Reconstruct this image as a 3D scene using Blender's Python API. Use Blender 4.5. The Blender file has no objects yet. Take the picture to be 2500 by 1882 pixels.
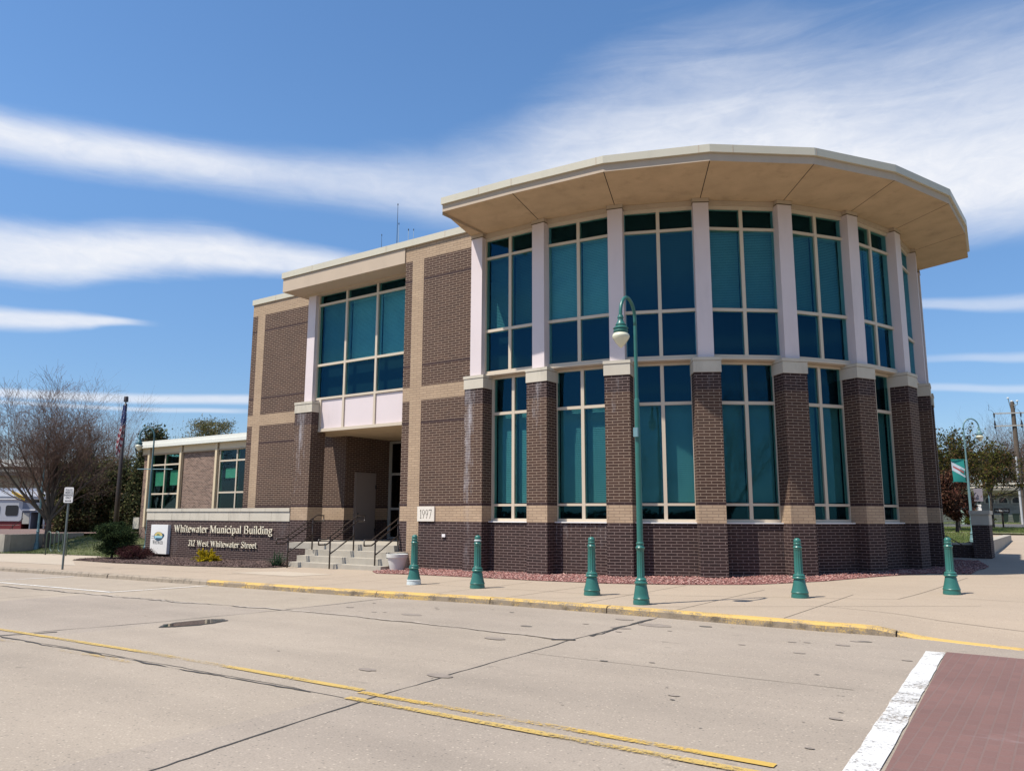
import bpy, math, random
from math import sin, cos, pi, radians, sqrt, atan2
from mathutils import Vector, Matrix, noise
random.seed(7)
S = bpy.context.scene
C = S.collection

# ------------------------------------------------------------------ helpers
class MB:
    """collects faces (with UVs in metres and a material slot) into one mesh"""
    def __init__(s):
        s.v=[]; s.f=[]; s.m=[]; s.uv=[]
    def face(s, pts, mat=0, uv=None):
        n=len(s.v); s.v += [tuple(p) for p in pts]
        s.f.append(tuple(range(n, n+len(pts)))); s.m.append(mat)
        if uv is None: uv = autouv(pts)
        s.uv.append(uv)
    def wall(s, A, B, z0, z1, mat=0, u0=0.0):
        (x0,y0),(x1,y1)=A[:2],B[:2]; L=math.hypot(x1-x0,y1-y0)
        s.face([(x0,y0,z0),(x1,y1,z0),(x1,y1,z1),(x0,y0,z1)], mat, [(u0,z0),(u0+L,z0),(u0+L,z1),(u0,z1)])
    def obox(s, o, t, n, u0,u1, d0,d1, z0,z1, mat=0, mats=None):
        """box in a local frame: o origin (x,y), t along, n outward; u along t, d along n"""
        def P(u,d,z): return (o[0]+t[0]*u+n[0]*d, o[1]+t[1]*u+n[1]*d, z)
        q=[P(u0,d1,z0),P(u1,d1,z0),P(u1,d1,z1),P(u0,d1,z1),P(u0,d0,z0),P(u1,d0,z0),P(u1,d0,z1),P(u0,d0,z1)]
        D=d1-d0
        s.face([q[0],q[1],q[2],q[3]],mat,[(u0,z0),(u1,z0),(u1,z1),(u0,z1)])
        s.face([q[5],q[4],q[7],q[6]],mat,[(u1,z0),(u0,z0),(u0,z1),(u1,z1)])
        s.face([q[1],q[5],q[6],q[2]],mat,[(u1,z0),(u1+D,z0),(u1+D,z1),(u1,z1)])
        s.face([q[4],q[0],q[3],q[7]],mat,[(u0-D,z0),(u0,z0),(u0,z1),(u0-D,z1)])
        s.face([q[3],q[2],q[6],q[7]],mat,[(u0,0),(u1,0),(u1,D),(u0,D)])
        s.face([q[4],q[5],q[1],q[0]],mat,[(u0,0),(u1,0),(u1,D),(u0,D)])
    def box(s, x0,x1,y0,y1,z0,z1, mat=0):
        s.obox((0,0),(1,0),(0,-1), x0,x1, -y1,-y0, z0,z1, mat)
    def tube(s, pts, rad, n=8, mat=0, cap=True):
        pts=[Vector(p) for p in pts]; k=len(pts)
        if not hasattr(rad,'__len__'): rad=[rad]*k
        base=len(s.v); up=None
        for i,p in enumerate(pts):
            d=(pts[min(i+1,k-1)]-pts[max(i-1,0)])
            d = d.normalized() if d.length>1e-9 else Vector((0,0,1))
            if up is None:
                up = Vector((1,0,0)) if abs(d.x)<0.9 else Vector((0,1,0))
            a=(up-d*up.dot(d)).normalized(); b=d.cross(a); up=a
            for j in range(n):
                w=2*pi*j/n; s.v.append(tuple(p+(a*cos(w)+b*sin(w))*rad[i]))
        for i in range(k-1):
            for j in range(n):
                j2=(j+1)%n
                s.f.append((base+i*n+j,base+i*n+j2,base+(i+1)*n+j2,base+(i+1)*n+j)); s.m.append(mat)
                s.uv.append([(j/n,i),((j+1)/n,i),((j+1)/n,i+1),(j/n,i+1)])
        if cap:
            s.f.append(tuple(base+j for j in range(n))[::-1]); s.m.append(mat); s.uv.append([(0,0)]*n)
            s.f.append(tuple(base+(k-1)*n+j for j in range(n))); s.m.append(mat); s.uv.append([(0,0)]*n)
    def lathe(s, prof, n=32, mat=0, c=(0,0,0), flute=None):
        """prof: list of (r,z[,flute amount])"""
        base=len(s.v); k=len(prof)
        for q in prof:
            r,z=q[0],q[1]; fl=q[2] if len(q)>2 else 0
            for j in range(n):
                w=2*pi*j/n
                rr=r*(1-fl*(0.5+0.5*cos(w*12))) if fl else r
                s.v.append((c[0]+rr*cos(w),c[1]+rr*sin(w),c[2]+z))
        for i in range(k-1):
            for j in range(n):
                j2=(j+1)%n
                s.f.append((base+i*n+j,base+i*n+j2,base+(i+1)*n+j2,base+(i+1)*n+j)); s.m.append(mat)
                s.uv.append([(j/n,prof[i][1]),((j+1)/n,prof[i][1]),((j+1)/n,prof[i+1][1]),(j/n,prof[i+1][1])])
        s.f.append(tuple(base+j for j in range(n))[::-1]); s.m.append(mat); s.uv.append([(0,0)]*n)
        s.f.append(tuple(base+(k-1)*n+j for j in range(n))); s.m.append(mat); s.uv.append([(0,0)]*n)
    def prism(s, poly, z0, z1, mat=0, top=True, bottom=True):
        n=len(poly)
        for i in range(n): s.wall(poly[i],poly[(i+1)%n],z0,z1,mat)
        if top: s.face([(p[0],p[1],z1) for p in poly],mat,[(p[0],p[1]) for p in poly])
        if bottom: s.face([(p[0],p[1],z0) for p in poly][::-1],mat,[(p[0],p[1]) for p in poly][::-1])
    def build(s, name, mats, parent=None, smooth=False):
        me=bpy.data.meshes.new(name); me.from_pydata(s.v,[],s.f)
        if not isinstance(mats,(list,tuple)): mats=[mats]
        for m in mats: me.materials.append(m)
        me.polygons.foreach_set('material_index', s.m)
        uvl=me.uv_layers.new(name='UVMap')
        flat=[]
        for u in s.uv:
            for a in u: flat += [a[0],a[1]]
        uvl.data.foreach_set('uv', flat)
        if smooth is True:
            me.polygons.foreach_set('use_smooth',[True]*len(me.polygons))
        elif smooth:
            me.polygons.foreach_set('use_smooth',[True]*len(me.polygons))
            me.set_sharp_from_angle(angle=radians(smooth))
        me.update()
        o=bpy.data.objects.new(name,me); C.objects.link(o)
        if parent is not None: put(o,parent)
        return o

def autouv(pts):
    a=Vector(pts[0]); n=len(pts)
    nm=Vector((0,0,0))
    for i in range(n):
        p,q=Vector(pts[i]),Vector(pts[(i+1)%n]); nm+=p.cross(q)
    if abs(nm.z)>0.7*nm.length: return [(p[0],p[1]) for p in pts]
    t=Vector((-nm.y,nm.x,0))
    t = t.normalized() if t.length>1e-9 else Vector((1,0,0))
    return [(Vector(p).dot(t),p[2]) for p in pts]

def put(o,parent):
    o.parent=parent
    M=Matrix.Identity(4); p=parent
    chain=[]
    while p is not None:
        chain.append(p); p=p.parent
    for q in reversed(chain):
        M = M @ q.matrix_parent_inverse @ Matrix.LocRotScale(q.location,q.rotation_euler,q.scale)
    o.matrix_parent_inverse = M.inverted()

def tag(o,label=None,cat=None,group=None,kind=None):
    if label: o['label']=label
    if cat: o['category']=cat
    if group: o['group']=group
    if kind: o['kind']=kind
    return o
def thing(name,label,cat,loc=(0,0,0),group=None,rz=0):
    o=bpy.data.objects.new(name,None); C.objects.link(o); o.location=loc; o.rotation_euler=(0,0,rz)
    o.empty_display_size=0.2
    return tag(o,label,cat,group)
def dup(root,loc,rz=0,label=None,scale=1.0):
    def cp(o,par):
        n=o.copy(); C.objects.link(n)
        if par is not None: n.parent=par
        for ch in list(o.children): cp(ch,n)
        return n
    r=cp(root,None); r.location=loc; r.rotation_euler=(0,0,rz); r.scale=(scale,)*3
    if label: r['label']=label
    return r
def struct(o): o['kind']='structure'; return o

def smooth(t): 
    t=max(0.0,min(1.0,t)); return t*t*(3-2*t)
def T(x,y):
    """lie of the land"""
    z=0.010*max(-30.0,min(0.0,x+10.0))
    z+=0.70*smooth((y-19.7)/4.0)*smooth((-36.5-x)/5.0)
    z+=0.10*smooth((x+11)/6)*smooth((y-19)/6)*smooth((31-y)/4)
    z+=0.95*smooth((y-37.0)/52.0)*smooth((x+16)/6)
    return z

# ------------------------------------------------------------------ materials
def nmat(name):
    m=bpy.data.materials.new(name); m.use_nodes=True
    nt=m.node_tree; nt.nodes.clear()
    out=nt.nodes.new('ShaderNodeOutputMaterial')
    return m,nt,out
def N(nt,kind,**kw):
    n=nt.nodes.new(kind)
    for k,v in kw.items():
        if k in n.inputs: n.inputs[k].default_value=v
        else: setattr(n,k,v)
    return n
def mixc(nt,fac,a,b,blend='MIX'):
    n=nt.nodes.new('ShaderNodeMix'); n.data_type='RGBA'; n.blend_type=blend
    for idx,val in ((0,fac),(6,a),(7,b)):
        if hasattr(val,'links') or isinstance(val,bpy.types.NodeSocket): nt.links.new(val,n.inputs[idx])
        else: n.inputs[idx].default_value = val if idx==0 else (tuple(val)+(1,))[:4]
    return n.outputs[2]
def mth(nt,op,a,b=None,c=None,clamp=False):
    n=nt.nodes.new('ShaderNodeMath'); n.operation=op; n.use_clamp=clamp
    for i,val in enumerate((a,b,c)):
        if val is None: continue
        if isinstance(val,bpy.types.NodeSocket): nt.links.new(val,n.inputs[i])
        else: n.inputs[i].default_value=val
    return n.outputs[0]
def ramp(nt,x,a,b):
    n=nt.nodes.new('ShaderNodeMapRange'); n.interpolation_type='SMOOTHSTEP'
    nt.links.new(x,n.inputs[0]); n.inputs[1].default_value=a; n.inputs[2].default_value=b
    return n.outputs[0]
def tex_noise(nt,vec,scale,detail=4,rough=0.55,mapscale=None):
    if mapscale:
        mp=N(nt,'ShaderNodeMapping'); mp.inputs['Scale'].default_value=mapscale
        nt.links.new(vec,mp.inputs[0]); vec=mp.outputs[0]
    n=N(nt,'ShaderNodeTexNoise',Scale=scale,Detail=detail,Roughness=rough)
    nt.links.new(vec,n.inputs['Vector']); return n.outputs['Fac']
def principled(nt,out,col,rough=0.6,metal=0.0,spec=0.5,bump=None,bstr=0.3,bdist=0.01):
    p=nt.nodes.new('ShaderNodeBsdfPrincipled')
    if isinstance(col,bpy.types.NodeSocket): nt.links.new(col,p.inputs['Base Color'])
    else: p.inputs['Base Color'].default_value=(*col,1)
    if isinstance(rough,bpy.types.NodeSocket): nt.links.new(rough,p.inputs['Roughness'])
    else: p.inputs['Roughness'].default_value=rough
    p.inputs['Metallic'].default_value=metal; p.inputs['Specular IOR Level'].default_value=spec
    if bump is not None:
        b=N(nt,'ShaderNodeBump',Strength=bstr,Distance=bdist); nt.links.new(bump,b.inputs['Height'])
        nt.links.new(b.outputs[0],p.inputs['Normal'])
    nt.links.new(p.outputs[0],out.inputs[0]); return p
def plain(name,col,rough=0.6,metal=0.0,var=0.12,scale=3.0,fine=40.0,spec=0.4,bstr=0.15,dirt=0.0):
    m,nt,out=nmat(name)
    tc=N(nt,'ShaderNodeTexCoord'); ob=tc.outputs['Object']
    a=tex_noise(nt,ob,scale,5); b=tex_noise(nt,ob,fine,3)
    f=mth(nt,'ADD',mth(nt,'MULTIPLY',mth(nt,'SUBTRACT',a,0.5),2*var),mth(nt,'MULTIPLY',mth(nt,'SUBTRACT',b,0.5),var))
    k=mth(nt,'ADD',f,1.0)
    cc=mixc(nt,1.0,(*col,),(1,1,1),'MULTIPLY')
    mul=N(nt,'ShaderNodeVectorMath',operation='SCALE'); mul.inputs[0].default_value=col
    nt.links.new(k,mul.inputs['Scale'])
    colr=mul.outputs[0]
    if dirt:
        d=tex_noise(nt,ob,1.3,6,0.65,(1.5,1.5,0.35))
        colr=mixc(nt,mth(nt,'MULTIPLY',ramp(nt,d,0.5,0.75),dirt),colr,tuple(x*0.45 for x in col))
    principled(nt,out,colr,rough,metal,spec,b,bstr,0.004)
    return m

def brick(name,c1,c2,mortar,bw=0.305,rh=0.0813,ms=0.009,stain=None,wear=0.0,flat=False):
    m,nt,out=nmat(name)
    tc=N(nt,'ShaderNodeTexCoord'); uv=tc.outputs['UV']
    bt=N(nt,'ShaderNodeTexBrick',offset=0.5)
    bt.inputs['Color1'].default_value=(*c1,1); bt.inputs['Color2'].default_value=(*c2,1); bt.inputs['Mortar'].default_value=(*mortar,1)
    bt.inputs['Scale'].default_value=1.0; bt.inputs['Mortar Size'].default_value=ms; bt.inputs['Mortar Smooth'].default_value=0.15
    bt.inputs['Bias'].default_value=0.0; bt.inputs['Brick Width'].default_value=bw; bt.inputs['Row Height'].default_value=rh
    nt.links.new(uv,bt.inputs['Vector'])
    col=bt.outputs['Color']; fac=bt.outputs['Fac']
    n1=tex_noise(nt,uv,0.9,5,0.6); n2=tex_noise(nt,uv,55,3)
    k=mth(nt,'ADD',mth(nt,'MULTIPLY',mth(nt,'SUBTRACT',n1,0.5),0.35),mth(nt,'ADD',mth(nt,'MULTIPLY',mth(nt,'SUBTRACT',n2,0.5),0.35),1.0))
    vm=N(nt,'ShaderNodeVectorMath',operation='SCALE'); nt.links.new(col,vm.inputs[0]); nt.links.new(k,vm.inputs['Scale'])
    col=vm.outputs[0]
    if stain:
        # lime bloom: the second uv map carries (how much, how far down)
        un=N(nt,'ShaderNodeUVMap',uv_map='stain'); sp=N(nt,'ShaderNodeSeparateXYZ'); nt.links.new(un.outputs[0],sp.inputs[0])
        ns=tex_noise(nt,uv,3.2,6,0.7,(1.6,0.45,1))
        ns2=tex_noise(nt,uv,22,4,0.6)
        across=mth(nt,'POWER',mth(nt,'SUBTRACT',1.0,mth(nt,'ABSOLUTE',sp.outputs[0]),clamp=True),1.3)
        w=mth(nt,'MULTIPLY',across,sp.outputs[1],clamp=True)
        run=tex_noise(nt,uv,1.0,5,0.65,(9.0,0.55,1))
        v=mth(nt,'ADD',mth(nt,'MULTIPLY',w,0.62),mth(nt,'MULTIPLY',mth(nt,'SUBTRACT',mth(nt,'ADD',mth(nt,'MULTIPLY',run,0.45),mth(nt,'MULTIPLY',ns,0.55)),0.5),2.3))
        am=mth(nt,'MULTIPLY',ramp(nt,v,0.22,1.0),ramp(nt,sp.outputs[1],0.0,0.25))
        am=mth(nt,'MULTIPLY',am,mth(nt,'MULTIPLY',mth(nt,'ADD',0.35,ns2),stain),clamp=True)
        am=mth(nt,'MULTIPLY',am,mth(nt,'ADD',0.8,mth(nt,'MULTIPLY',fac,0.6)),clamp=True)
        col=mixc(nt,am,col,(0.46,0.44,0.46))
    if wear:
        ws=tex_noise(nt,uv,0.7,7,0.7,(1.0,0.4,1))
        col=mixc(nt,mth(nt,'MULTIPLY',ramp(nt,ws,0.56,0.8),wear),col,(0.42,0.39,0.40))
    h=mth(nt,'ADD',mth(nt,'MULTIPLY',mth(nt,'SUBTRACT',1.0,fac),1.0),mth(nt,'MULTIPLY',n2,0.25))
    principled(nt,out,col,0.85,0,0.25,h,0.5,0.006)
    return m

M={}
BR1,BR2,MO=(0.078,0.043,0.031),(0.054,0.030,0.023),(0.27,0.20,0.15)
M['brown']=brick('brown_brick',BR1,BR2,MO)
M['brown_stain']=brick('brown_brick_stained',BR1,BR2,MO,stain=0.85)
M['dark']=brick('dark_brick',(0.046,0.025,0.024),(0.036,0.020,0.020),(0.10,0.07,0.062))
M['base']=brick('base_brick',(0.044,0.025,0.023),(0.030,0.018,0.017),(0.19,0.14,0.125),wear=0.25)
M['base_stain']=brick('base_brick_stained',(0.044,0.025,0.023),(0.030,0.018,0.017),(0.19,0.14,0.125),stain=0.6)
M['tan']=brick('tan_brick',(0.42,0.305,0.205),(0.37,0.265,0.178),(0.25,0.18,0.125),ms=0.009)
M['tan_stain']=brick('tan_brick_stained',(0.42,0.305,0.205),(0.37,0.265,0.178),(0.25,0.18,0.125),ms=0.009,stain=0.35)
M['old']=brick('old_mixed_brick',(0.235,0.15,0.115),(0.075,0.045,0.038),(0.33,0.25,0.20),bw=0.21,rh=0.067,ms=0.010)
M['stone']=plain('cut_limestone',(0.52,0.47,0.385),0.85,var=0.10,dirt=0.35)
M['coping']=plain('beige_metal_coping',(0.53,0.49,0.39),0.45,var=0.07,scale=0.8,dirt=0.10)
M['stucco']=plain('beige_stucco',(0.47,0.375,0.285),0.9,var=0.10,scale=1.2,dirt=0.12)
M['soffit']=plain('soffit_stucco',(0.50,0.37,0.235),0.9,var=0.22,scale=1.4,dirt=0.32)
M['frame']=plain('beige_window_frame',(0.56,0.475,0.37),0.45,var=0.04)
M['pink']=plain('pale_pink_panel',(0.64,0.555,0.555),0.55,var=0.07,scale=0.8,dirt=0.14)
M['seam']=plain('dark_joint',(0.05,0.04,0.03),0.9)
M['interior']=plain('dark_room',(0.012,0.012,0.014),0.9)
M['conc']=plain('step_concrete',(0.36,0.325,0.27),0.9,var=0.2,scale=2.2,dirt=0.35)
M['bronze']=plain('bronze_rail',(0.030,0.020,0.016),0.4,var=0.1,spec=0.5)
M['green']=plain('teal_green_paint',(0.027,0.130,0.108),0.36,var=0.16,scale=5,spec=0.5,dirt=0.35)
M['green2']=plain('pale_teal_paint',(0.14,0.25,0.275),0.4,var=0.10,scale=5,spec=0.5)
M['green3']=plain('dark_blue_teal_paint',(0.045,0.115,0.135),0.4,var=0.10,scale=5)
M['worn']=plain('worn_pale_paint',(0.5,0.55,0.55),0.7,var=0.35,scale=25)
M['globe']=plain('lamp_globe',(0.62,0.60,0.45),0.25,var=0.05,spec=0.6)
M['white']=plain('white_paint',(0.74,0.72,0.70),0.5,var=0.06)
M['letter']=plain('cream_letter',(0.82,0.74,0.57),0.5,var=0.03)
M['plaque']=plain('plaque_stone',(0.66,0.61,0.53),0.85,var=0.08)
M['black']=plain('black_paint',(0.02,0.02,0.022),0.5)
M['galv']=plain('galvanised_post',(0.13,0.155,0.155),0.5,metal=0.3,var=0.12)
M['door']=plain('grey_door',(0.235,0.195,0.175),0.5,var=0.05)
M['alum']=plain('storefront_frame',(0.30,0.29,0.27),0.45,var=0.04)
M['pot']=plain('pale_plastic_pot',(0.60,0.60,0.56),0.5,var=0.06)
M['roof']=plain('roof_membrane',(0.3,0.29,0.27),0.9)

def glass(name,tint,refl=0.10,rtint=(1,1,1)):
    m,nt,out=nmat(name)
    tr=N(nt,'ShaderNodeBsdfTransparent'); tr.inputs[0].default_value=(*tint,1)
    gl=N(nt,'ShaderNodeBsdfGlossy'); gl.inputs['Roughness'].default_value=0.015; gl.inputs[0].default_value=(*rtint,1)
    tc=N(nt,'ShaderNodeTexCoord')
    nz=tex_noise(nt,tc.outputs['Object'],0.55,2)
    bp=N(nt,'ShaderNodeBump',Strength=0.06,Distance=0.05); nt.links.new(nz,bp.inputs['Height']); nt.links.new(bp.outputs[0],gl.inputs['Normal'])
    ge=N(nt,'ShaderNodeNewGeometry'); dt=N(nt,'ShaderNodeVectorMath',operation='DOT_PRODUCT'); nt.links.new(ge.outputs['Normal'],dt.inputs[0]); nt.links.new(ge.outputs['Incoming'],dt.inputs[1])
    cs=mth(nt,'SUBTRACT',1.0,mth(nt,'ABSOLUTE',dt.outputs['Value']),clamp=True)
    fr=mth(nt,'ADD',0.04,mth(nt,'MULTIPLY',mth(nt,'POWER',cs,5.0),0.9))
    # only the outer face mirrors; the inner face just passes light
    fac=mth(nt,'MULTIPLY',mth(nt,'ADD',mth(nt,'MULTIPLY',fr,1.2),refl,clamp=True),mth(nt,'SUBTRACT',1.0,ge.outputs['Backfacing']))
    mx=N(nt,'ShaderNodeMixShader'); nt.links.new(fac,mx.inputs[0]); nt.links.new(tr.outputs[0],mx.inputs[1]); nt.links.new(gl.outputs[0],mx.inputs[2])
    nt.links.new(mx.outputs[0],out.inputs[0]); return m
M['glass']=glass('tinted_glass',(0.58,0.82,0.84),0.012,(0.12,0.48,0.76))
M['glass_grey']=glass('grey_glass',(0.50,0.74,0.68),0.01,(0.45,0.7,0.85))
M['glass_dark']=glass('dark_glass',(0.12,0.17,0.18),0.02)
def blind_mat(name,col):
    m,nt,out=nmat(name)
    tc=N(nt,'ShaderNodeTexCoord'); sp=N(nt,'ShaderNodeSeparateXYZ'); nt.links.new(tc.outputs['UV'],sp.inputs[0])
    n=tex_noise(nt,tc.outputs['UV'],2.0,4)
    k=mth(nt,'ADD',0.85,mth(nt,'MULTIPLY',n,0.3))
    vm=N(nt,'ShaderNodeVectorMath',operation='SCALE'); vm.inputs[0].default_value=col; nt.links.new(k,vm.inputs['Scale'])
    principled(nt,out,vm.outputs[0],0.7,0,0.2); return m
M['blind']=blind_mat('window_blind',(0.70,0.68,0.62))
M['blindg']=blind_mat('green_shade',(0.55,0.62,0.5))
# ------------------------------------------------------------------ municipal building
FY=19.83; LY=21.74; PY=20.45; CAPZ=6.03
DC=(-12.52,28.63); RP=9.12; RC=8.99
ANG=[0,-1.26,14.82,30.61,46.39,62.06,78.15,94.94,95.0]
def ppt(i,R,t=0.0):
    if i==0: return (-15.09+t, 19.5+(RP-R))
    a=radians(ANG[i]); n=(sin(a),-cos(a)); tt=(cos(a),sin(a))
    if i==8:
        b=ppt(7,R); return (b[0]-0.225+tt[0]*t, b[1]+2.55+tt[1]*t)
    return (DC[0]+n[0]*R+tt[0]*t, DC[1]+n[1]*R+tt[1]*t)
def frame_of(i):
    a=radians(ANG[i]); return (cos(a),sin(a)),(sin(a),-cos(a))
OUT=[(-15.43*0.9625,18.13*0.9625),(-12.76*0.9625,18.20*0.9625),(-9.78*0.9625,18.41*0.9625),(-7.06*0.9625,19.42*0.9625),(-4.78*0.9625,21.25*0.9625),(-3.15*0.9625,23.66*0.9625),(-2.08*0.9625,26.47*0.9625),(-1.94*0.9625,29.73*0.9625),(-2.12*0.9625,32.7*0.9625)]
ZT,ZM,ZB,ZI=11.215,11.005,10.785,10.745
INN=[(-15.41,19.80)]+[ppt(i,RC) for i in range(1,8)]+[(-3.80,32.0)]

B=thing('municipal_building','large brown brick municipal building with flared round corner drum and tall teal windows','building',(-15,22,0))
BANDS=[(1.459,'base'),(1.953,'tan'),(2.034,'dark'),(4.69,'brown'),(4.771,'dark'),(5.487,'brown'),(5.965,'tan'),(6.66,'brown'),(6.741,'dark'),(9.68,'brown'),(9.761,'dark'),(10.46,'brown'),(11.03,'tan')]
WM=['brown','dark','base','tan']; WI={k:i for i,k in enumerate(WM)}
def banded(mb,A,Bp,z0,z1,u0=0.0,override=None):
    prev=z0
    for zt,k in BANDS:
        a=max(prev,z0); b=min(zt,z1)
        if b>a+1e-5: mb.wall(A,Bp,a,b,WI[override or k],u0)
        prev=max(prev,zt)
        if zt>=z1: break
# front wall beside the drum
mb=MB()
xs=[(-18.43,-18.10,None),(-18.10,-17.58,'tan'),(-17.58,-15.0,None)]
for a,b,o in xs: banded(mb,(a,FY),(b,FY),-0.4,11.03,a+30,o)
# left block
for a,b,o in [(-29.46,-29.11,None),(-29.11,-28.6,'tan'),(-28.6,-26.3,None)]: banded(mb,(a,LY),(b,LY),-0.5,11.03,a+30,o)
banded(mb,(-26.3,LY),(-24.3,LY),6.25,11.03,3.7)
banded(mb,(-26.3,LY),(-26.3,22.6),-0.5,6.25)
banded(mb,(-29.46,46),(-29.46,LY),-0.5,11.03)
banded(mb,(-24.3,LY),(-24.3,20.9),6.03,10.5)
# return at the right of the entrance, and the rest of the envelope
banded(mb,(-18.43,FY),(-18.43,26.7),-0.4,11.03)
banded(mb,(-4.3,32.2),(-4.55,32.4),-0.3,11.03); banded(mb,(-4.55,32.4),(-4.75,37.2),-0.3,11.03); banded(mb,(-4.75,37.2),(-8.5,37.2),-0.3,11.03); banded(mb,(-8.5,37.2),(-8.5,46),-0.3,11.03); banded(mb,(-8.5,46),(-29.46,46),-0.5,11.03)
walls=mb.build('wall',[M[k] for k in WM],B)
# entrance recess walls: short front face, splayed face, side wall with the door
mb=MB()
RA=(-26.3,22.6); RC_=(-24.05,22.6); RD=(-24.05,25.2)
for a,b in ((RA,RC_),(RC_,RD)):
    prev=0.3
    for zt,k in BANDS:
        z1=min(zt,6.3)
        kk={'base':'base','tan':'tan','dark':'dark'}.get(k,'brown')
        if zt>2.1: kk='brown'
        if z1>prev: mb.wall(a,b,prev,z1,WI[kk],3.3); prev=z1
mb.build('recess_wall',[M[k] for k in WM],B)

def pier(i,o,t,n,w,dep,z0,name='pillar',stain=True):
    """brick pier: o = middle of its front face"""
    mb=MB(); mats=['brown_stain','dark','base_stain','tan_stain']; idx={'brown':0,'dark':1,'base':2,'tan':3,'top':2}
    rng=[(-w/2,w/2)]
    prev=z0; sv=[]
    for zt,k in [(1.459,'base'),(1.953,'tan'),(2.034,'dark'),(5.12,'brown'),(5.61,'top')]:
        c=len(mb.f)
        zs=[prev,zt] if k!='brown' else [prev,3.2,4.4,zt]
        for a,b in zip(zs[:-1],zs[1:]):
            mb.obox(o,t,n,-w/2,w/2,-dep,0,a,b,idx[k])
        prev=zt
    ob=mb.build(name,[M[m] for m in mats],B)
    uvs=ob.data.uv_layers.new(name='stain'); uv0=ob.data.uv_layers['UVMap']
    s_amt,shift,low=stain
    for p in ob.data.polygons:
        for li in p.loop_indices:
            u,v=uv0.data[li].uv
            co=ob.data.vertices[ob.data.loops[li].vertex_index].co
            d=(co.x-o[0])*n[0]+(co.y-o[1])*n[1]
            lat=(co.x-o[0])*t[0]+(co.y-o[1])*t[1]
            x=(lat-shift)/(w*0.62)
            front = abs(p.normal.x*n[0]+p.normal.y*n[1])>0.9 and p.center.x*n[0]+p.center.y*n[1] > o[0]*n[0]+o[1]*n[1]-0.1
            amt=s_amt if front else s_amt*0.35
            h=max(0.0,(co.z-low)/(5.6-low))
            uvs.data[li].uv=(x if front else 0.6, amt*(h**0.8) if h>0 else 0.0)
    cap=MB()
    cap.obox(o,t,n,-w/2-0.02,w/2+0.02,-dep,0.02,5.61,5.93,0)
    cap.obox(o,t,n,-w/2-0.035,w/2+0.035,-dep,0.035,5.94,CAPZ,0)
    cap.obox(o,t,n,-w/2,w/2,-dep+0.01,0.0,5.92,5.95,1)
    c=cap.build('cap',[M['stone'],M['seam']],ob)
    return ob
STN=[(1.25,-0.20,-2.4),(0.85,0.02,3.0),(0.55,-0.05,3.3),(0.45,0.1,4.2),(0.35,0.1,4.2),(0.3,0,4.6),(0.2,0,4.6),(0,0,5),(0,0,5)]
for i in range(9):
    t,n=frame_of(i); pier(i,ppt(i,RP),t,n,0.73,0.66,-0.4,stain=STN[i])
# entrance pier
pier(9,(-24.24,PY),(1,0),(0,-1),0.97,0.74,-0.5,name='pillar',stain=(1.1,-0.12,1.2))

# upper columns
for i in range(9):
    t,n=frame_of(i); o=ppt(i,RP-0.09)
    mb=MB(); mb.obox(o,t,n,-0.22,0.22,-0.42,0,CAPZ,10.60,0)
    mb.obox(o,t,n,-0.235,0.235,-0.42,0.012,10.60,10.742,1)
    mb.obox(o,t,n,-0.24,0.24,-0.42,0.02,10.605,10.625,2)
    mb.build('column',[M['pink'],M['stucco'],M['seam']],B)
mb=MB(); mb.obox((-24.47,20.66),(1,0),(0,-1),0,0.44,-0.30,0,5.9,10.40,0); mb.build('column',[M['pink']],B)

# bays
def lerp(a,b,k): return (a[0]+(b[0]-a[0])*k, a[1]+(b[1]-a[1])*k)
BL={0:(0.36,0.30),1:(1.05,1.05),2:(0.12,0.12),3:(0.62,0.62),4:(0.52,0.58),5:(0.6,0.6),6:(0.6,0.6),7:(0.6,0.6)}
blind_mats={}
def bmat(k):
    if k not in blind_mats: blind_mats[k]=blind_mat('window_blind_%d'%int(k*100),(0.70*k,0.68*k,0.62*k))
    return blind_mats[k]
def glazing(parent,o,t,n,xsplits,zsplits,depth,frame_w,dframe,blinds,gl,outer=0.1,ztop_extra=0):
    """window frame with mullions at xsplits and rails at zsplits; returns the frame object.
    xsplits: list of glass ranges (u0,u1); zsplits: list of glass ranges (z0,z1)"""
    mb=MB()
    us=[xsplits[0][0]-outer]+[ (a[1],b[0]) for a,b in zip(xsplits[:-1],xsplits[1:])]
    zlo=zsplits[0][0]-0.085; zhi=zsplits[-1][1]+0.10
    U0=xsplits[0][0]-outer; U1=xsplits[-1][1]+outer
    mb.obox(o,t,n,U0,xsplits[0][0],-depth-0.12,-depth+dframe,zlo,zhi)
    mb.obox(o,t,n,xsplits[-1][1],U1,-depth-0.12,-depth+dframe,zlo,zhi)
    for a,b in zip(xsplits[:-1],xsplits[1:]): mb.obox(o,t,n,a[1],b[0],-depth-0.1,-depth+dframe-0.006,zlo,zhi)
    mb.obox(o,t,n,xsplits[0][0],xsplits[-1][1],-depth-0.1,-depth+dframe-0.003,zlo,zsplits[0][0])
    mb.obox(o,t,n,xsplits[0][0],xsplits[-1][1],-depth-0.1,-depth+dframe-0.003,zsplits[-1][1],zhi)
    for a,b in zip(zsplits[:-1],zsplits[1:]):
        for x in xsplits: mb.obox(o,t,n,x[0],x[1],-depth-0.1,-depth+dframe-0.010,a[1],b[0])
    f=mb.build('window',[M['frame']],parent)
    g=MB()
    for x in xsplits:
        for z in zsplits:
            g.obox(o,t,n,x[0]-0.01,x[1]+0.01,-depth-0.012,-depth,z[0]-0.01,z[1]+0.01)
    g.build('pane',[gl],f)
    return f
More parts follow.
